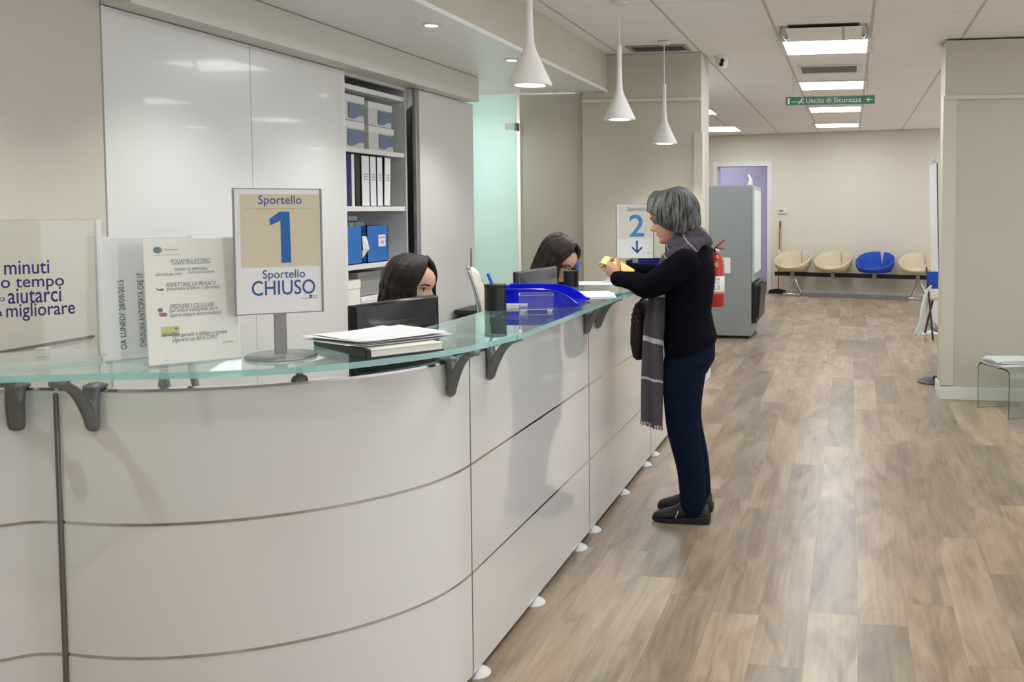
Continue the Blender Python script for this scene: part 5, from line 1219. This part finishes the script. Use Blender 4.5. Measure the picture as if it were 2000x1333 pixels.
def seated(label, loc, yaw, head, head_pitch, lean, skin, top_m, hair, hairlen, gap, drift, rnd, head_yaw=0.0, hair_kw={}, arms=None, sh_y=0.155):
    """seated figure: local x forward; head = head-centre in local coordinates"""
    P_ = thing('person', label, 'person', loc, yaw)
    HM_ = Matrix.Translation(head) @ Matrix.Rotation(head_yaw, 4, 'Z') @ Matrix.Rotation(head_pitch, 4, 'Y')
    hip = Vector((0, 0, 0.53)); base = Vector(head)+Vector((-0.055-0.05*math.sin(head_pitch), 0, -0.185+0.02*math.sin(head_pitch)))   # base of neck
    up = (base-hip)
    rad = [(0.0, 0.115, 0.165), (0.15, 0.118, 0.165), (0.32, 0.108, 0.148), (0.5, 0.110, 0.150), (0.68, 0.115, 0.165), (0.82, 0.10, 0.165), (0.92, 0.075, 0.13), (1.0, 0.052, 0.068)]
    bend = lambda u: hip+up*u+Vector((-0.05*math.sin(u*PI), 0, 0))
    tl = lambda u: math.atan2(up.x, up.z)
    def build(k, skinpart):
        mb = MB()
        mb.loft([oval(bend(u), rx*k, ry*k, tl(u)) for u, rx, ry in rad])
        for s_ in (1, -1):
            sh_ = bend(0.84)+Vector((0.0, s_*sh_y, 0.0)); a = arms[s_]
            limb(mb, [sh_, sh_.lerp(Vector(a[0]), 0.5)+Vector((-0.01, s_*0.02, 0)), Vector(a[0]), Vector(a[0]).lerp(Vector(a[1]), 0.5), Vector(a[1])], [0.062*k, 0.054*k, 0.047*k, 0.042*k, 0.031*k])
            if skinpart:
                d = Vector(a[1])-Vector(a[0]); add_hand(mb, frame(Vector(a[1])+d.normalized()*0.035, d, (0, 0, 1)), (0.3, 0.45, 0.3), 0.08, (0.8, 0.6, -0.2), 0.92, -s_)
                limb(mb, [(0.0, s_*0.09, 0.53), (0.22, s_*0.11, 0.535), (0.42, s_*0.11, 0.52), (0.44, s_*0.11, 0.32), (0.42, s_*0.11, 0.08)], [0.085, 0.078, 0.060, 0.052, 0.040])
                limb(mb, [(0.40, s_*0.11, 0.045), (0.48, s_*0.11, 0.035), (0.58, s_*0.11, 0.025)], [0.036, 0.034, 0.022])
            else:
                pass
        return mb
    mb = build(0.9, True)
    add_head(mb, HM_)
    nk = HM_ @ Vector((-0.018, 0, -0.06))
    mb.tube([base-up.normalized()*0.05, base+Vector((0, 0, 0.02)), nk], [0.054, 0.05, 0.05], 18)
    remesh(mb, 'body', skin, P_, 0.005, 2)
    remesh(build(1.0, False), 'blouse', top_m, P_, 0.007, 3)
    mb = MB()
    mb.loft([oval((0, 0, 0.455), 0.10, 0.15, 0), oval((0, 0, 0.50), 0.122, 0.172, 0), oval((0, 0, 0.56), 0.124, 0.172, 0), oval((-0.005, 0, 0.62), 0.118, 0.166, 0)])
    for s_ in (1, -1): limb(mb, [(0.0, s_*0.09, 0.53), (0.22, s_*0.11, 0.535), (0.42, s_*0.11, 0.52), (0.44, s_*0.11, 0.32), (0.42, s_*0.11, 0.09)], [0.096, 0.088, 0.070, 0.062, 0.056])
    remesh(mb, 'trousers', M_topdark, P_, 0.009, 3)
    add_face_parts(P_, HM_)
    add_hair(P_, HM_, hair, hairlen, gap=gap, drift=drift, rnd=rnd, **hair_kw)
    for s_ in (1, -1):
        rings = [[(0.37+f*0.26, s_*0.11+wd*math.cos(2*PI*k/16), 0.002+h_*(0.5+0.5*math.sin(2*PI*k/16))) for k in range(16)] for f, wd, h_ in ((0, 0.028, 0.07), (0.15, 0.038, 0.085), (0.4, 0.04, 0.08), (0.7, 0.045, 0.055), (0.92, 0.035, 0.045), (1, 0.014, 0.03))]
        MB().loft(rings).build('shoe', M_shoe, P_, smooth=True)
    return P_, HM_
# ---- first clerk: head turned to the photo's right, long dark hair
h1 = atY(807, 560, 3.75)
ya = math.radians(-9)
off = Vector((0.10, 0, 0)); off.rotate(Euler((0, 0, ya)))
loc1 = Vector((h1.x-off.x, h1.y-off.y, 0))
seated('long dark-haired woman seated behind the near black monitor', loc1, ya, (0.10, 0.0, h1.z), math.radians(8), 0.1, M_skin, M_topdark, M_hairdark, 0.20, 10,
       lambda u, b, s_: Vector((-0.035*u*(0.6+0.4*b), 0.022*u*s_, 0)), 11, 0.0, dict(n_az=46, wave=0.007, face=46, fringe=0.022, part=0.030, cap=(0.101, 0.085, 0.102), front_len=0.20, lock=0.0115),
       {1: ((0.16, 0.24, 0.80), (0.38, 0.15, 0.79)), -1: ((0.16, -0.24, 0.80), (0.38, -0.15, 0.79))})
t = thing('desk_stool', 'low swivel stool under the clerk behind the near monitor', 'stool', (loc1.x, loc1.y, 0))
MB().lathe([(0.001, 0.36), (0.19, 0.36), (0.205, 0.385), (0.20, 0.42), (0.16, 0.435), (0.001, 0.437)], n=32).build('seat', M_black, t, smooth=True)
MB().tube([(0, 0, 0.05), (0, 0, 0.36)], 0.025, 14).build('column', M_chrome, t, smooth=True)
MB().lathe([(0.001, 0.0), (0.2, 0.0), (0.21, 0.012), (0.05, 0.05), (0.001, 0.055)], n=32).build('base', M_black, t, smooth=True)
# ---- second clerk: head bowed over her desk
h2 = atY(1093, 508, 5.15)
yb = math.radians(-12)
off = Vector((0.26, 0, 0)); off.rotate(Euler((0, 0, yb)))
loc2 = Vector((h2.x-off.x, h2.y-off.y, 0))
P2_, HM2 = seated('long dark-haired woman with glasses bowed over her desk behind the far monitor', loc2, yb, (0.26, 0.0, h2.z), math.radians(34), 0.5, M_skin, M_topdark, M_hairbrown, 0.24, 14,
       lambda u, b, s_: Vector((-0.11*u*(0.25+0.75*b), 0.03*u*s_, 0.0)), 23, math.radians(-6), dict(n_az=46, wave=0.008, face=50, fringe=0.010, cap=(0.106, 0.092, 0.107), front_len=0.15, lock=0.0115, equ=84),
       {1: ((0.28, 0.24, 0.80), (0.50, 0.10, 0.79)), -1: ((0.28, -0.24, 0.80), (0.50, -0.10, 0.79))})
gm = MB()
for s_ in (-1, 1):
    gm.tube([HM2 @ Vector((0.092-0.010*abs(math.cos(a_))*0.3-(0.006 if math.cos(a_)*s_ > 0.5 else 0), s_*0.033+0.022*math.cos(a_), -0.004+0.016*math.sin(a_))) for a_ in [2*PI*k/20 for k in range(21)]], 0.0014, 6)
    gm.tube([HM2 @ Vector(p) for p in ((0.088, s_*0.055, 0.002), (0.06, s_*0.074, 0.004), (0.0, s_*0.082, 0.004))], 0.0013, 6)
gm.tube([HM2 @ Vector(p) for p in ((0.092, -0.011, 0.0), (0.099, 0, 0.003), (0.092, 0.011, 0.0))], 0.0013, 6)
gm.build('glasses', mat('gold frame', srgb(150, 110, 70), 0.3, 0.8), P2_, smooth=True)
ch = office_chair('white ribbed office chair with chrome frame, left of the bowed clerk', (loc2.x+0.0, loc2.y-0.02, 0), math.radians(24))

# =================================================================== THE HALL BEHIND
# sheet pinned on the pillar behind the standing woman
q = atY(1364.5, 399, 7.75); q2 = atY(1364.5, 470, 7.75)
t = thing('wall_notice', 'white notice on the pillar, mostly hidden behind the standing woman\'s head', 'notice', (q.x-0.105, 7.7515, q.z-0.30))
MB().box((-0.105, -0.004, 0), (0.105, -0.001, 0.297)).build('sheet', M_paper, t)
# fire extinguisher on the side of the pillar
t = thing('fire_extinguisher', 'red fire extinguisher with black horn on the pillar side', 'extinguisher', (-1.148, 8.02, 0.645))
MB().lathe([(0.001, 0), (0.068, 0.0), (0.072, 0.008), (0.072, 0.36), (0.066, 0.40), (0.045, 0.435), (0.024, 0.455), (0.022, 0.47), (0.001, 0.471)], n=32).build('cylinder', M_red, t, smooth=True)
lb = MB().lathe([(0.0725, 0.115), (0.0732, 0.116), (0.0732, 0.265), (0.0725, 0.266)], n=32).build('label_band', M_signwhite, t, smooth=True)
MB().lathe([(0.0734, 0.118), (0.0738, 0.119), (0.0738, 0.126), (0.0734, 0.127)], n=32).build('red_line', M_redprint, lb)
def ewrap(x, y, z): a_ = x/0.0735; return (0.0742*math.sin(a_), -0.0742*math.cos(a_), z)
lettering('lettering', [('ESTINTORE', -0.05, 0.045, 0.232, 0.252, 0, 0.004), ('POLVERE 6 KG', -0.05, 0.045, 0.205, 0.22, 0), ('1  2  3', -0.045, 0.04, 0.15, 0.19, 1, 0.01)], [M_inkdark, M_blue], t, 0, ewrap)
lettering('yellow_lettering', [('P6', -0.02, 0.03, 0.345, 0.385, 0, 0.01)], [M_yellowprint], t, 0, lambda x, y, z: (0.0745*math.sin(x/0.0735), -0.0745*math.cos(x/0.0735), z))
MB().lathe([(0.02, 0.46), (0.026, 0.47), (0.026, 0.50), (0.016, 0.515), (0.001, 0.516)], n=20).build('valve', M_chrome, t, smooth=True)
MB().tube([(-0.01, -0.01, 0.505), (0.02, -0.03, 0.53), (0.075, -0.05, 0.575)], [0.009, 0.009, 0.007], 8).build('handle', M_red, t, smooth=True)
MB().tube([(-0.01, -0.01, 0.50), (0.03, -0.02, 0.51), (0.07, -0.035, 0.50)], [0.008, 0.008, 0.006], 8).build('lever', M_red, t, smooth=True)
MB().tube(bez([(-0.015, -0.02, 0.495), (-0.05, -0.06, 0.50), (-0.06, -0.085, 0.49)], 5), 0.012, 10).build('hose', M_black, t, smooth=True)
MB().lathe([(0.001, 0), (0.052, 0.0), (0.05, 0.02), (0.02, 0.10), (0.012, 0.11)], n=28, M=Matrix.Translation((-0.055, -0.125, 0.48)) @ Matrix.Rotation(-PI/2, 4, 'X')).build('horn', M_black, t, smooth=True)
MB().box((-0.084, 0.02, 0.30), (-0.03, 0.05, 0.40)).build('wall_hook', M_dark, t)
# vending machine seen from its side
t = thing('vending_machine', 'tall grey vending machine with riveted side beside the pillar', 'vending machine', (-1.48, 10.98, 0))
MB().box((-0.38, -0.40, 0.035), (0.37, 0.40, 1.755)).build('cabinet', M_vend, t, bevel=0.004)
for (x, z) in [(0.355, 0.25+0.115*k) for k in range(13)]+[(0.27, 1.65), (0.27, 1.30), (0.27, 0.98), (0.27, 0.62), (0.22, 0.17), (-0.10, 0.17), (-0.12, 0.42), (0.27, 0.20)]:
    MB().ell((x, -0.401, z), (0.006, 0.003, 0.006), 10, 6).build('rivet', M_alu, t, smooth=True)
MB().box((0.371, -0.39, 0.66), (0.40, 0.39, 1.745)).build('door', mat('vending door', srgb(176, 190, 190), 0.2), t, bevel=0.004)
MB().box((0.400, -0.37, 0.75), (0.404, 0.37, 1.70)).build('door_glass', M_signwhite, t)
MB().box((0.372, -0.39, 0.18), (0.43, 0.39, 0.64)).build('delivery_flap', M_black, t, bevel=0.01)
MB().prism([(0.43, 0.24), (0.43, 0.60), (0.475, 0.62), (0.475, 0.58), (0.455, 0.30), (0.45, 0.22)], -0.36, 0.36, 'y').build('tray', M_black, t)
for sx in (-0.33, 0.32):
    for sy in (-0.35, 0.35): MB().lathe([(0.025, 0), (0.025, 0.036)], (sx, sy, 0), 14).build('foot', M_black, t)
prop(MB().box((-0.045, -0.003, 0), (0.045, 0.0, 0.18)).build('inspection_card', M_paper, loc=(atY(1419, 518, 10.575).x, 10.576, atY(1419, 534, 10.575).z)), 'white inspection card on the vending machine\'s side by the extinguisher', 'card')
mb = MB(); mb.loft([[(0, 0, 0), (0.05, 0.02, 0.01), (0.055, 0.06, 0), (0.01, 0.07, -0.005)], [(0.02, 0.01, 0.07), (0.045, 0.02, 0.09), (0.05, 0.05, 0.08), (0.02, 0.05, 0.075)], [(0.0, 0.02, 0.12), (0.015, 0.025, 0.13), (0.015, 0.035, 0.13), (0.0, 0.04, 0.12)]])
prop(mb.build('plastic_wrap', M_signwhite, loc=(-1.16, 10.60, 1.7555)), 'crumpled clear wrap on top of the vending machine', 'plastic wrap')
# things set along the far wall, in its own frame
FR = Matrix.Translation(BW) @ Matrix.Rotation(BA, 4, 'Z'); FI = FR.inverted()
def far_at(px, py, off=0.0):
    a_ = FI @ EYE; d_ = FI.to_3x3() @ ray(px, py); k = (-off-a_.y)/d_.y
    return a_+d_*k
def far_place(o_, x, y, z=0, rz_=0): o_.location = FR @ Vector((x, y, z)); o_.rotation_euler = (0, 0, BA+rz_)
M_beam = M_black
t = thing('beam_seat_frame', 'black beam on two chrome trestle legs carrying the row of felt seats', 'bench frame')
x0 = far_at(1514, 540, 0.38).x; x1 = far_at(1850, 560, 0.38).x
lx = [far_at(1551, 570, 0.38).x, far_at(1795, 590, 0.38).x]
sx_ = [far_at(p, 520, 0.38).x for p in (1549, 1627.5, 1709, 1794)]
far_place(t, 0, -0.38)
MB().box((x0, -0.03, 0.335), (x1, 0.03, 0.405)).build('beam', M_beam, t, bevel=0.004)
for x in sx_: MB().box((x-0.035, -0.036, 0.30), (x+0.03, 0.036, 0.43)).build('seat_clamp', M_alu, t, bevel=0.003)
for x in lx:
    for s_ in (-1, 1):
        MB().tube([(x, 0, 0.32), (x+s_*0.115, 0.0, 0.06)], 0.024, 10).build('leg', M_chrome, t, smooth=True)
    MB().box((x-0.15, -0.20, 0.0), (x+0.15, 0.06, 0.055)).build('foot_bar', M_chrome, t, bevel=0.008)
    MB().box((x-0.028, -0.03, 0.29), (x+0.028, 0.03, 0.335)).build('leg_head', M_chrome, t, bevel=0.004)
MB().box((lx[0]+0.1, -0.06, 0.005), (lx[1]-0.1, -0.04, 0.065)).build('foot_rail', M_alu, t)
def tub_seat(label, x, m, slit, yaw_=0.0):
    t = thing('tub_seat', label, 'seat', (0, 0, 0), 0, 'felt tub seats on the black beam')
    far_place(t, x, -0.40, 0.432, yaw_)
    n = 96; A_, B_ = 0.315, 0.27; rings = []
    def hh(th):
        back = 0.5-0.5*math.cos(th)          # th 0 at the front
        h = 0.055+0.265*back**0.75
        dx = math.sin(th)*A_
        if back > 0.6 and abs(dx-slit) < 0.022: h = 0.125
        return h
    prof = [(0.02, lambda h: 0.0), (0.62, lambda h: 0.0), (0.80, lambda h: 0.015), (0.95, lambda h: 0.02+0.35*h), (1.0, lambda h: 0.75*h+0.01), (1.0, lambda h: h), (0.955, lambda h: h+0.012), (0.905, lambda h: h), (0.87, lambda h: max(0.062, 0.66*h)), (0.80, lambda h: max(0.058, min(h*0.4, 0.075))), (0.6, lambda h: 0.06), (0.02, lambda h: 0.062)]
    for f, zf in prof:
        r_ = []
        for k in range(n):
            th = 2*PI*k/n; h = hh(th); e = 0.82
            cx_ = math.copysign(abs(math.sin(th))**e, math.sin(th)); cy_ = -math.copysign(abs(math.cos(th))**e, math.cos(th))
            r_.append((A_*f*cx_, B_*f*cy_+0.03*(h-0.05)/0.25*(f > 0.85), zf(h)))
        rings.append(r_)
    MB().loft(rings).build('shell', m, t, smooth=True, angle=50)
    MB().box((-0.10, -0.10, -0.004), (0.10, 0.10, 0.002)).build('mount_plate', M_alu, t)
    return t
tub_seat('cream felt tub seat at the left end, next to the red broom', sx_[0], M_seatcream, 0.07)
tub_seat('cream felt tub seat between the left end seat and the blue one', sx_[1], M_seatcream, 0.07)
tub_seat('blue felt tub seat in the row of cream ones', sx_[2], M_seatblue, 0.05)
tub_seat('cream felt tub seat right of the blue one, cut off by the banner', sx_[3], M_seatcream, 0.06)
t = thing('broom', 'red-handled broom with black head against the wall by the door', 'broom')
b0 = far_at(1520, 574, 0.12)
far_place(t, b0.x, -0.13)
zt = far_at(1520, 433, 0.06).z
MB().tube([(0, 0, 0.08), (0.0, 0.10, zt-0.12)], 0.011, 10).build('handle', M_red, t, smooth=True)
MB().tube([(0, 0.10, zt-0.12), (0, 0.11, zt)], 0.012, 10).build('grip', M_black, t, smooth=True)
MB().tube([(0, 0.052, zt*0.56), (0, 0.057, zt*0.60)], 0.0125, 10).build('collar', M_signwhite, t, smooth=True)
MB().prism([(-0.18, 0.0), (0.15, 0.0), (0.13, 0.065), (0.02, 0.085), (-0.04, 0.085), (-0.15, 0.065)], -0.035, 0.035, 'y').build('bristles', M_black, t, bevel=0.004)
h_ = far_at(1528.5, 412.5, 0.01)
t = thing('thermostat', 'small white thermostat on the far wall above the broom', 'thermostat'); far_place(t, h_.x, 0, h_.z)
MB().box((-0.075, -0.025, -0.045), (0.075, -0.001, 0.045)).build('housing', M_white, t, bevel=0.005)
MB().box((-0.055, -0.027, -0.02), (0.015, -0.024, 0.025)).build('display', M_vend, t)
MB().lathe([(0.016, 0), (0.015, 0.008), (0.001, 0.009)], n=16, M=Matrix.Translation((0.045, -0.025, 0)) @ Matrix.Rotation(PI/2, 4, 'X')).build('dial', M_white, t)
wb = MB(); wb.box((-0.3, 0.0, 0.0), (0.3, 0.03, 0.62))
t = thing('leaning_board', 'pale blue framed board leaning in the lilac room beyond the doorway', 'board'); far_place(t, -0.30, 1.5)
MB().box((-0.24, -0.02, 0.0), (0.24, 0.0, 0.66), Matrix.Rotation(-0.12, 4, 'X')).build('board_face', mat('pale blue board', srgb(170, 190, 226), 0.4), t)
MB().box((-0.25, -0.025, 0.0), (-0.235, 0.005, 0.67), Matrix.Rotation(-0.12, 4, 'X')).build('frame_side', M_dark, t)
# banner, chair and plastic behind the right partition
t = thing('display_banner', 'narrow white roll-up banner seen edge-on behind the right partition', 'banner', (1.06, 12.0, 0), math.radians(1))
MB().box((-0.006, -0.4, 0.06), (0.0, 0.4, 2.06), Matrix.Rotation(math.radians(-1.5), 4, 'Y')).build('banner_sheet', M_paper, t)
MB().box((0.0005, -0.4, 0.06), (0.012, 0.4, 2.04), Matrix.Rotation(math.radians(-1.5), 4, 'Y')).build('banner_back', M_black, t)
MB().box((-0.07, -0.42, 0.0), (0.07, 0.42, 0.06)).build('base', M_alu, t, bevel=0.01)
MB().box((-0.085, -0.43, 2.05), (-0.03, 0.3, 2.10)).build('top_clip', G_acre, t, bevel=0.008)
t = thing('folding_chair', 'black-legged chair with blue back behind the right partition', 'chair', (1.10, 11.1, 0), math.radians(100))
for s_ in (-1, 1):
    MB().tube([(-0.22, s_*0.21, 0.012), (0.10, s_*0.21, 0.80)], 0.012, 8).build('leg', M_black, t, smooth=True)
    MB().tube([(0.26, s_*0.18, 0.012), (-0.10, s_*0.18, 0.46)], 0.012, 8).build('leg', M_black, t, smooth=True)
MB().box((-0.12, -0.21, 0.44), (0.26, 0.21, 0.475)).build('seat', M_seatcream, t, bevel=0.01)
MB().box((0.03, -0.22, 0.56), (0.07, 0.22, 0.76), Matrix.Translation((0.0, 0, 0)) ).build('backrest', M_seatblue, t, bevel=0.012)
mb = MB(); rings = []
pq = [atY(1819, 560, 10.95), atY(1812, 570, 10.93), atY(1805, 600, 10.9), atY(1801, 630, 10.88), atY(1791, 656, 10.85)]
for i, p in enumerate(pq):
    wd = (0.03, 0.07, 0.085, 0.09, 0.12)[i]
    rings.append([p+Vector((wd*(v/8-0.4), 0.02*math.sin(v*1.3+i)+0.15*(v/8), 0.012*math.sin(v*2+i))) for v in range(9)]+[p+Vector((wd*(v/8-0.4), 0.02*math.sin(v*1.3+i)+0.15*(v/8)+0.006, 0.012*math.sin(v*2+i))) for v in range(8, -1, -1)])
mb.loft(rings); prop(mb.build('plastic_sheet', M_signwhite, smooth=True), 'white plastic sheet draped over the chair behind the right partition', 'plastic sheet')
g0 = atZ(1808, 653, 0.0)
mb = MB(); rings = []
for i in range(7):
    u = i/6; rings.append([(-0.12+0.26*u, -0.10+0.2*v/5, 0.004+0.05*math.exp(-((u-0.6)/0.25)**2)*(1-abs(v/5-0.5))) for v in range(6)]+[(-0.12+0.26*u, -0.10+0.2*v/5, 0.001) for v in range(5, -1, -1)])
mb.loft(rings); prop(mb.build('crumpled_bag', M_signwhite, loc=(g0.x+0.02, g0.y, 0)), 'crumpled white plastic bag on the floor behind the right partition', 'plastic bag')
t = thing('stanchion', 'dark round stand base on the floor at the corner of the right partition', 'stand', (0.745, 8.22, 0))
MB().lathe([(0.001, 0), (0.165, 0), (0.168, 0.008), (0.15, 0.016), (0.04, 0.026), (0.035, 0.05), (0.018, 0.055), (0.001, 0.056)], n=40).build('base', M_dark, t, smooth=True)
MB().tube([(0.03, 0, 0.05), (0.03, 0, 0.95)], 0.016, 14).build('pole', M_dark, t, smooth=True)
# glass side table with magazines
t = thing('glass_table', 'low bent-glass side table by the right partition', 'table', (1.034, 7.025, 0), math.radians(24))
TW, TH, TD = 0.55, 0.35, 0.41
pf = [(-TD/2, 0.0)]+[(p.x, p.y) for p in [Vector((-TD/2+0.04-0.04*math.cos(a_), TH-0.04+0.04*math.sin(a_))) for a_ in [PI/2*k/6 for k in range(7)]]]
pf = pf+[(-a_[0], a_[1]) for a_ in reversed(pf)]
pi_ = [(x*0.955, z-0.012 if z > 0.1 else z) for x, z in pf]
mb = MB(); 
o_ = [[(x, y, z) for y, z in pf] for x in (0, TW)]; i_ = [[(x, y, z) for y, z in pi_] for x in (0, TW)]
def strip(mb, P_, Q_, mi):
    mb.mi = mi
    p = [mb.bm.verts.new(v) for v in P_]; q = [mb.bm.verts.new(v) for v in Q_]
    for k in range(len(p)-1): mb._f([p[k], p[k+1], q[k+1], q[k]])
strip(mb, o_[0], o_[1], 0); strip(mb, i_[0], i_[1], 0); strip(mb, o_[0], i_[0], 1); strip(mb, o_[1], i_[1], 1)
strip(mb, [o_[0][0], o_[1][0]], [i_[0][0], i_[1][0]], 1); strip(mb, [o_[0][-1], o_[1][-1]], [i_[0][-1], i_[1][-1]], 1)
gt = mb.build('table_glass', [G_table, G_tedge], t, smooth=True, angle=50)
mz = 0.3508
cols = [M_paper, M_signwhite, M_vend, M_cream, mat('magazine blue', srgb(120, 160, 190), 0.35), M_paper, M_signwhite]
for k in range(7):
    tt = thing('magazine', ('lowest magazine of the pile on the glass table', 'second lowest magazine on the glass table', 'third magazine from the bottom of the pile on the glass table', 'fourth magazine of the pile on the glass table', 'light blue magazine near the top of the pile on the glass table', 'crooked pale magazine on the pile on the glass table', 'topmost pale magazine on the glass table')[k], 'magazine', (1.14+0.010*math.sin(k*2.1), 7.06+0.010*math.cos(k*1.7), mz+0.0078*k), math.radians(20+(9*math.sin(k*1.9))), 'magazines on the glass table')
    MB().box((-0.14, -0.105, 0.0006), (0.138, 0.103, 0.0068)).build('pages', M_paper, tt)
    MB().box((-0.142, -0.106, 0.0068), (0.14, 0.106, 0.0076)).build('cover', cols[k], tt)
tt = thing('magazine', 'dark magazine lying right of the pile on the glass table', 'magazine', (1.415, 7.19, mz), math.radians(26), 'magazines on the glass table')
MB().box((-0.14, -0.105, 0.0006), (0.138, 0.103, 0.012)).build('pages', M_paper, tt)
MB().box((-0.142, -0.106, 0.012), (0.14, 0.106, 0.0132)).build('cover', M_black, tt)
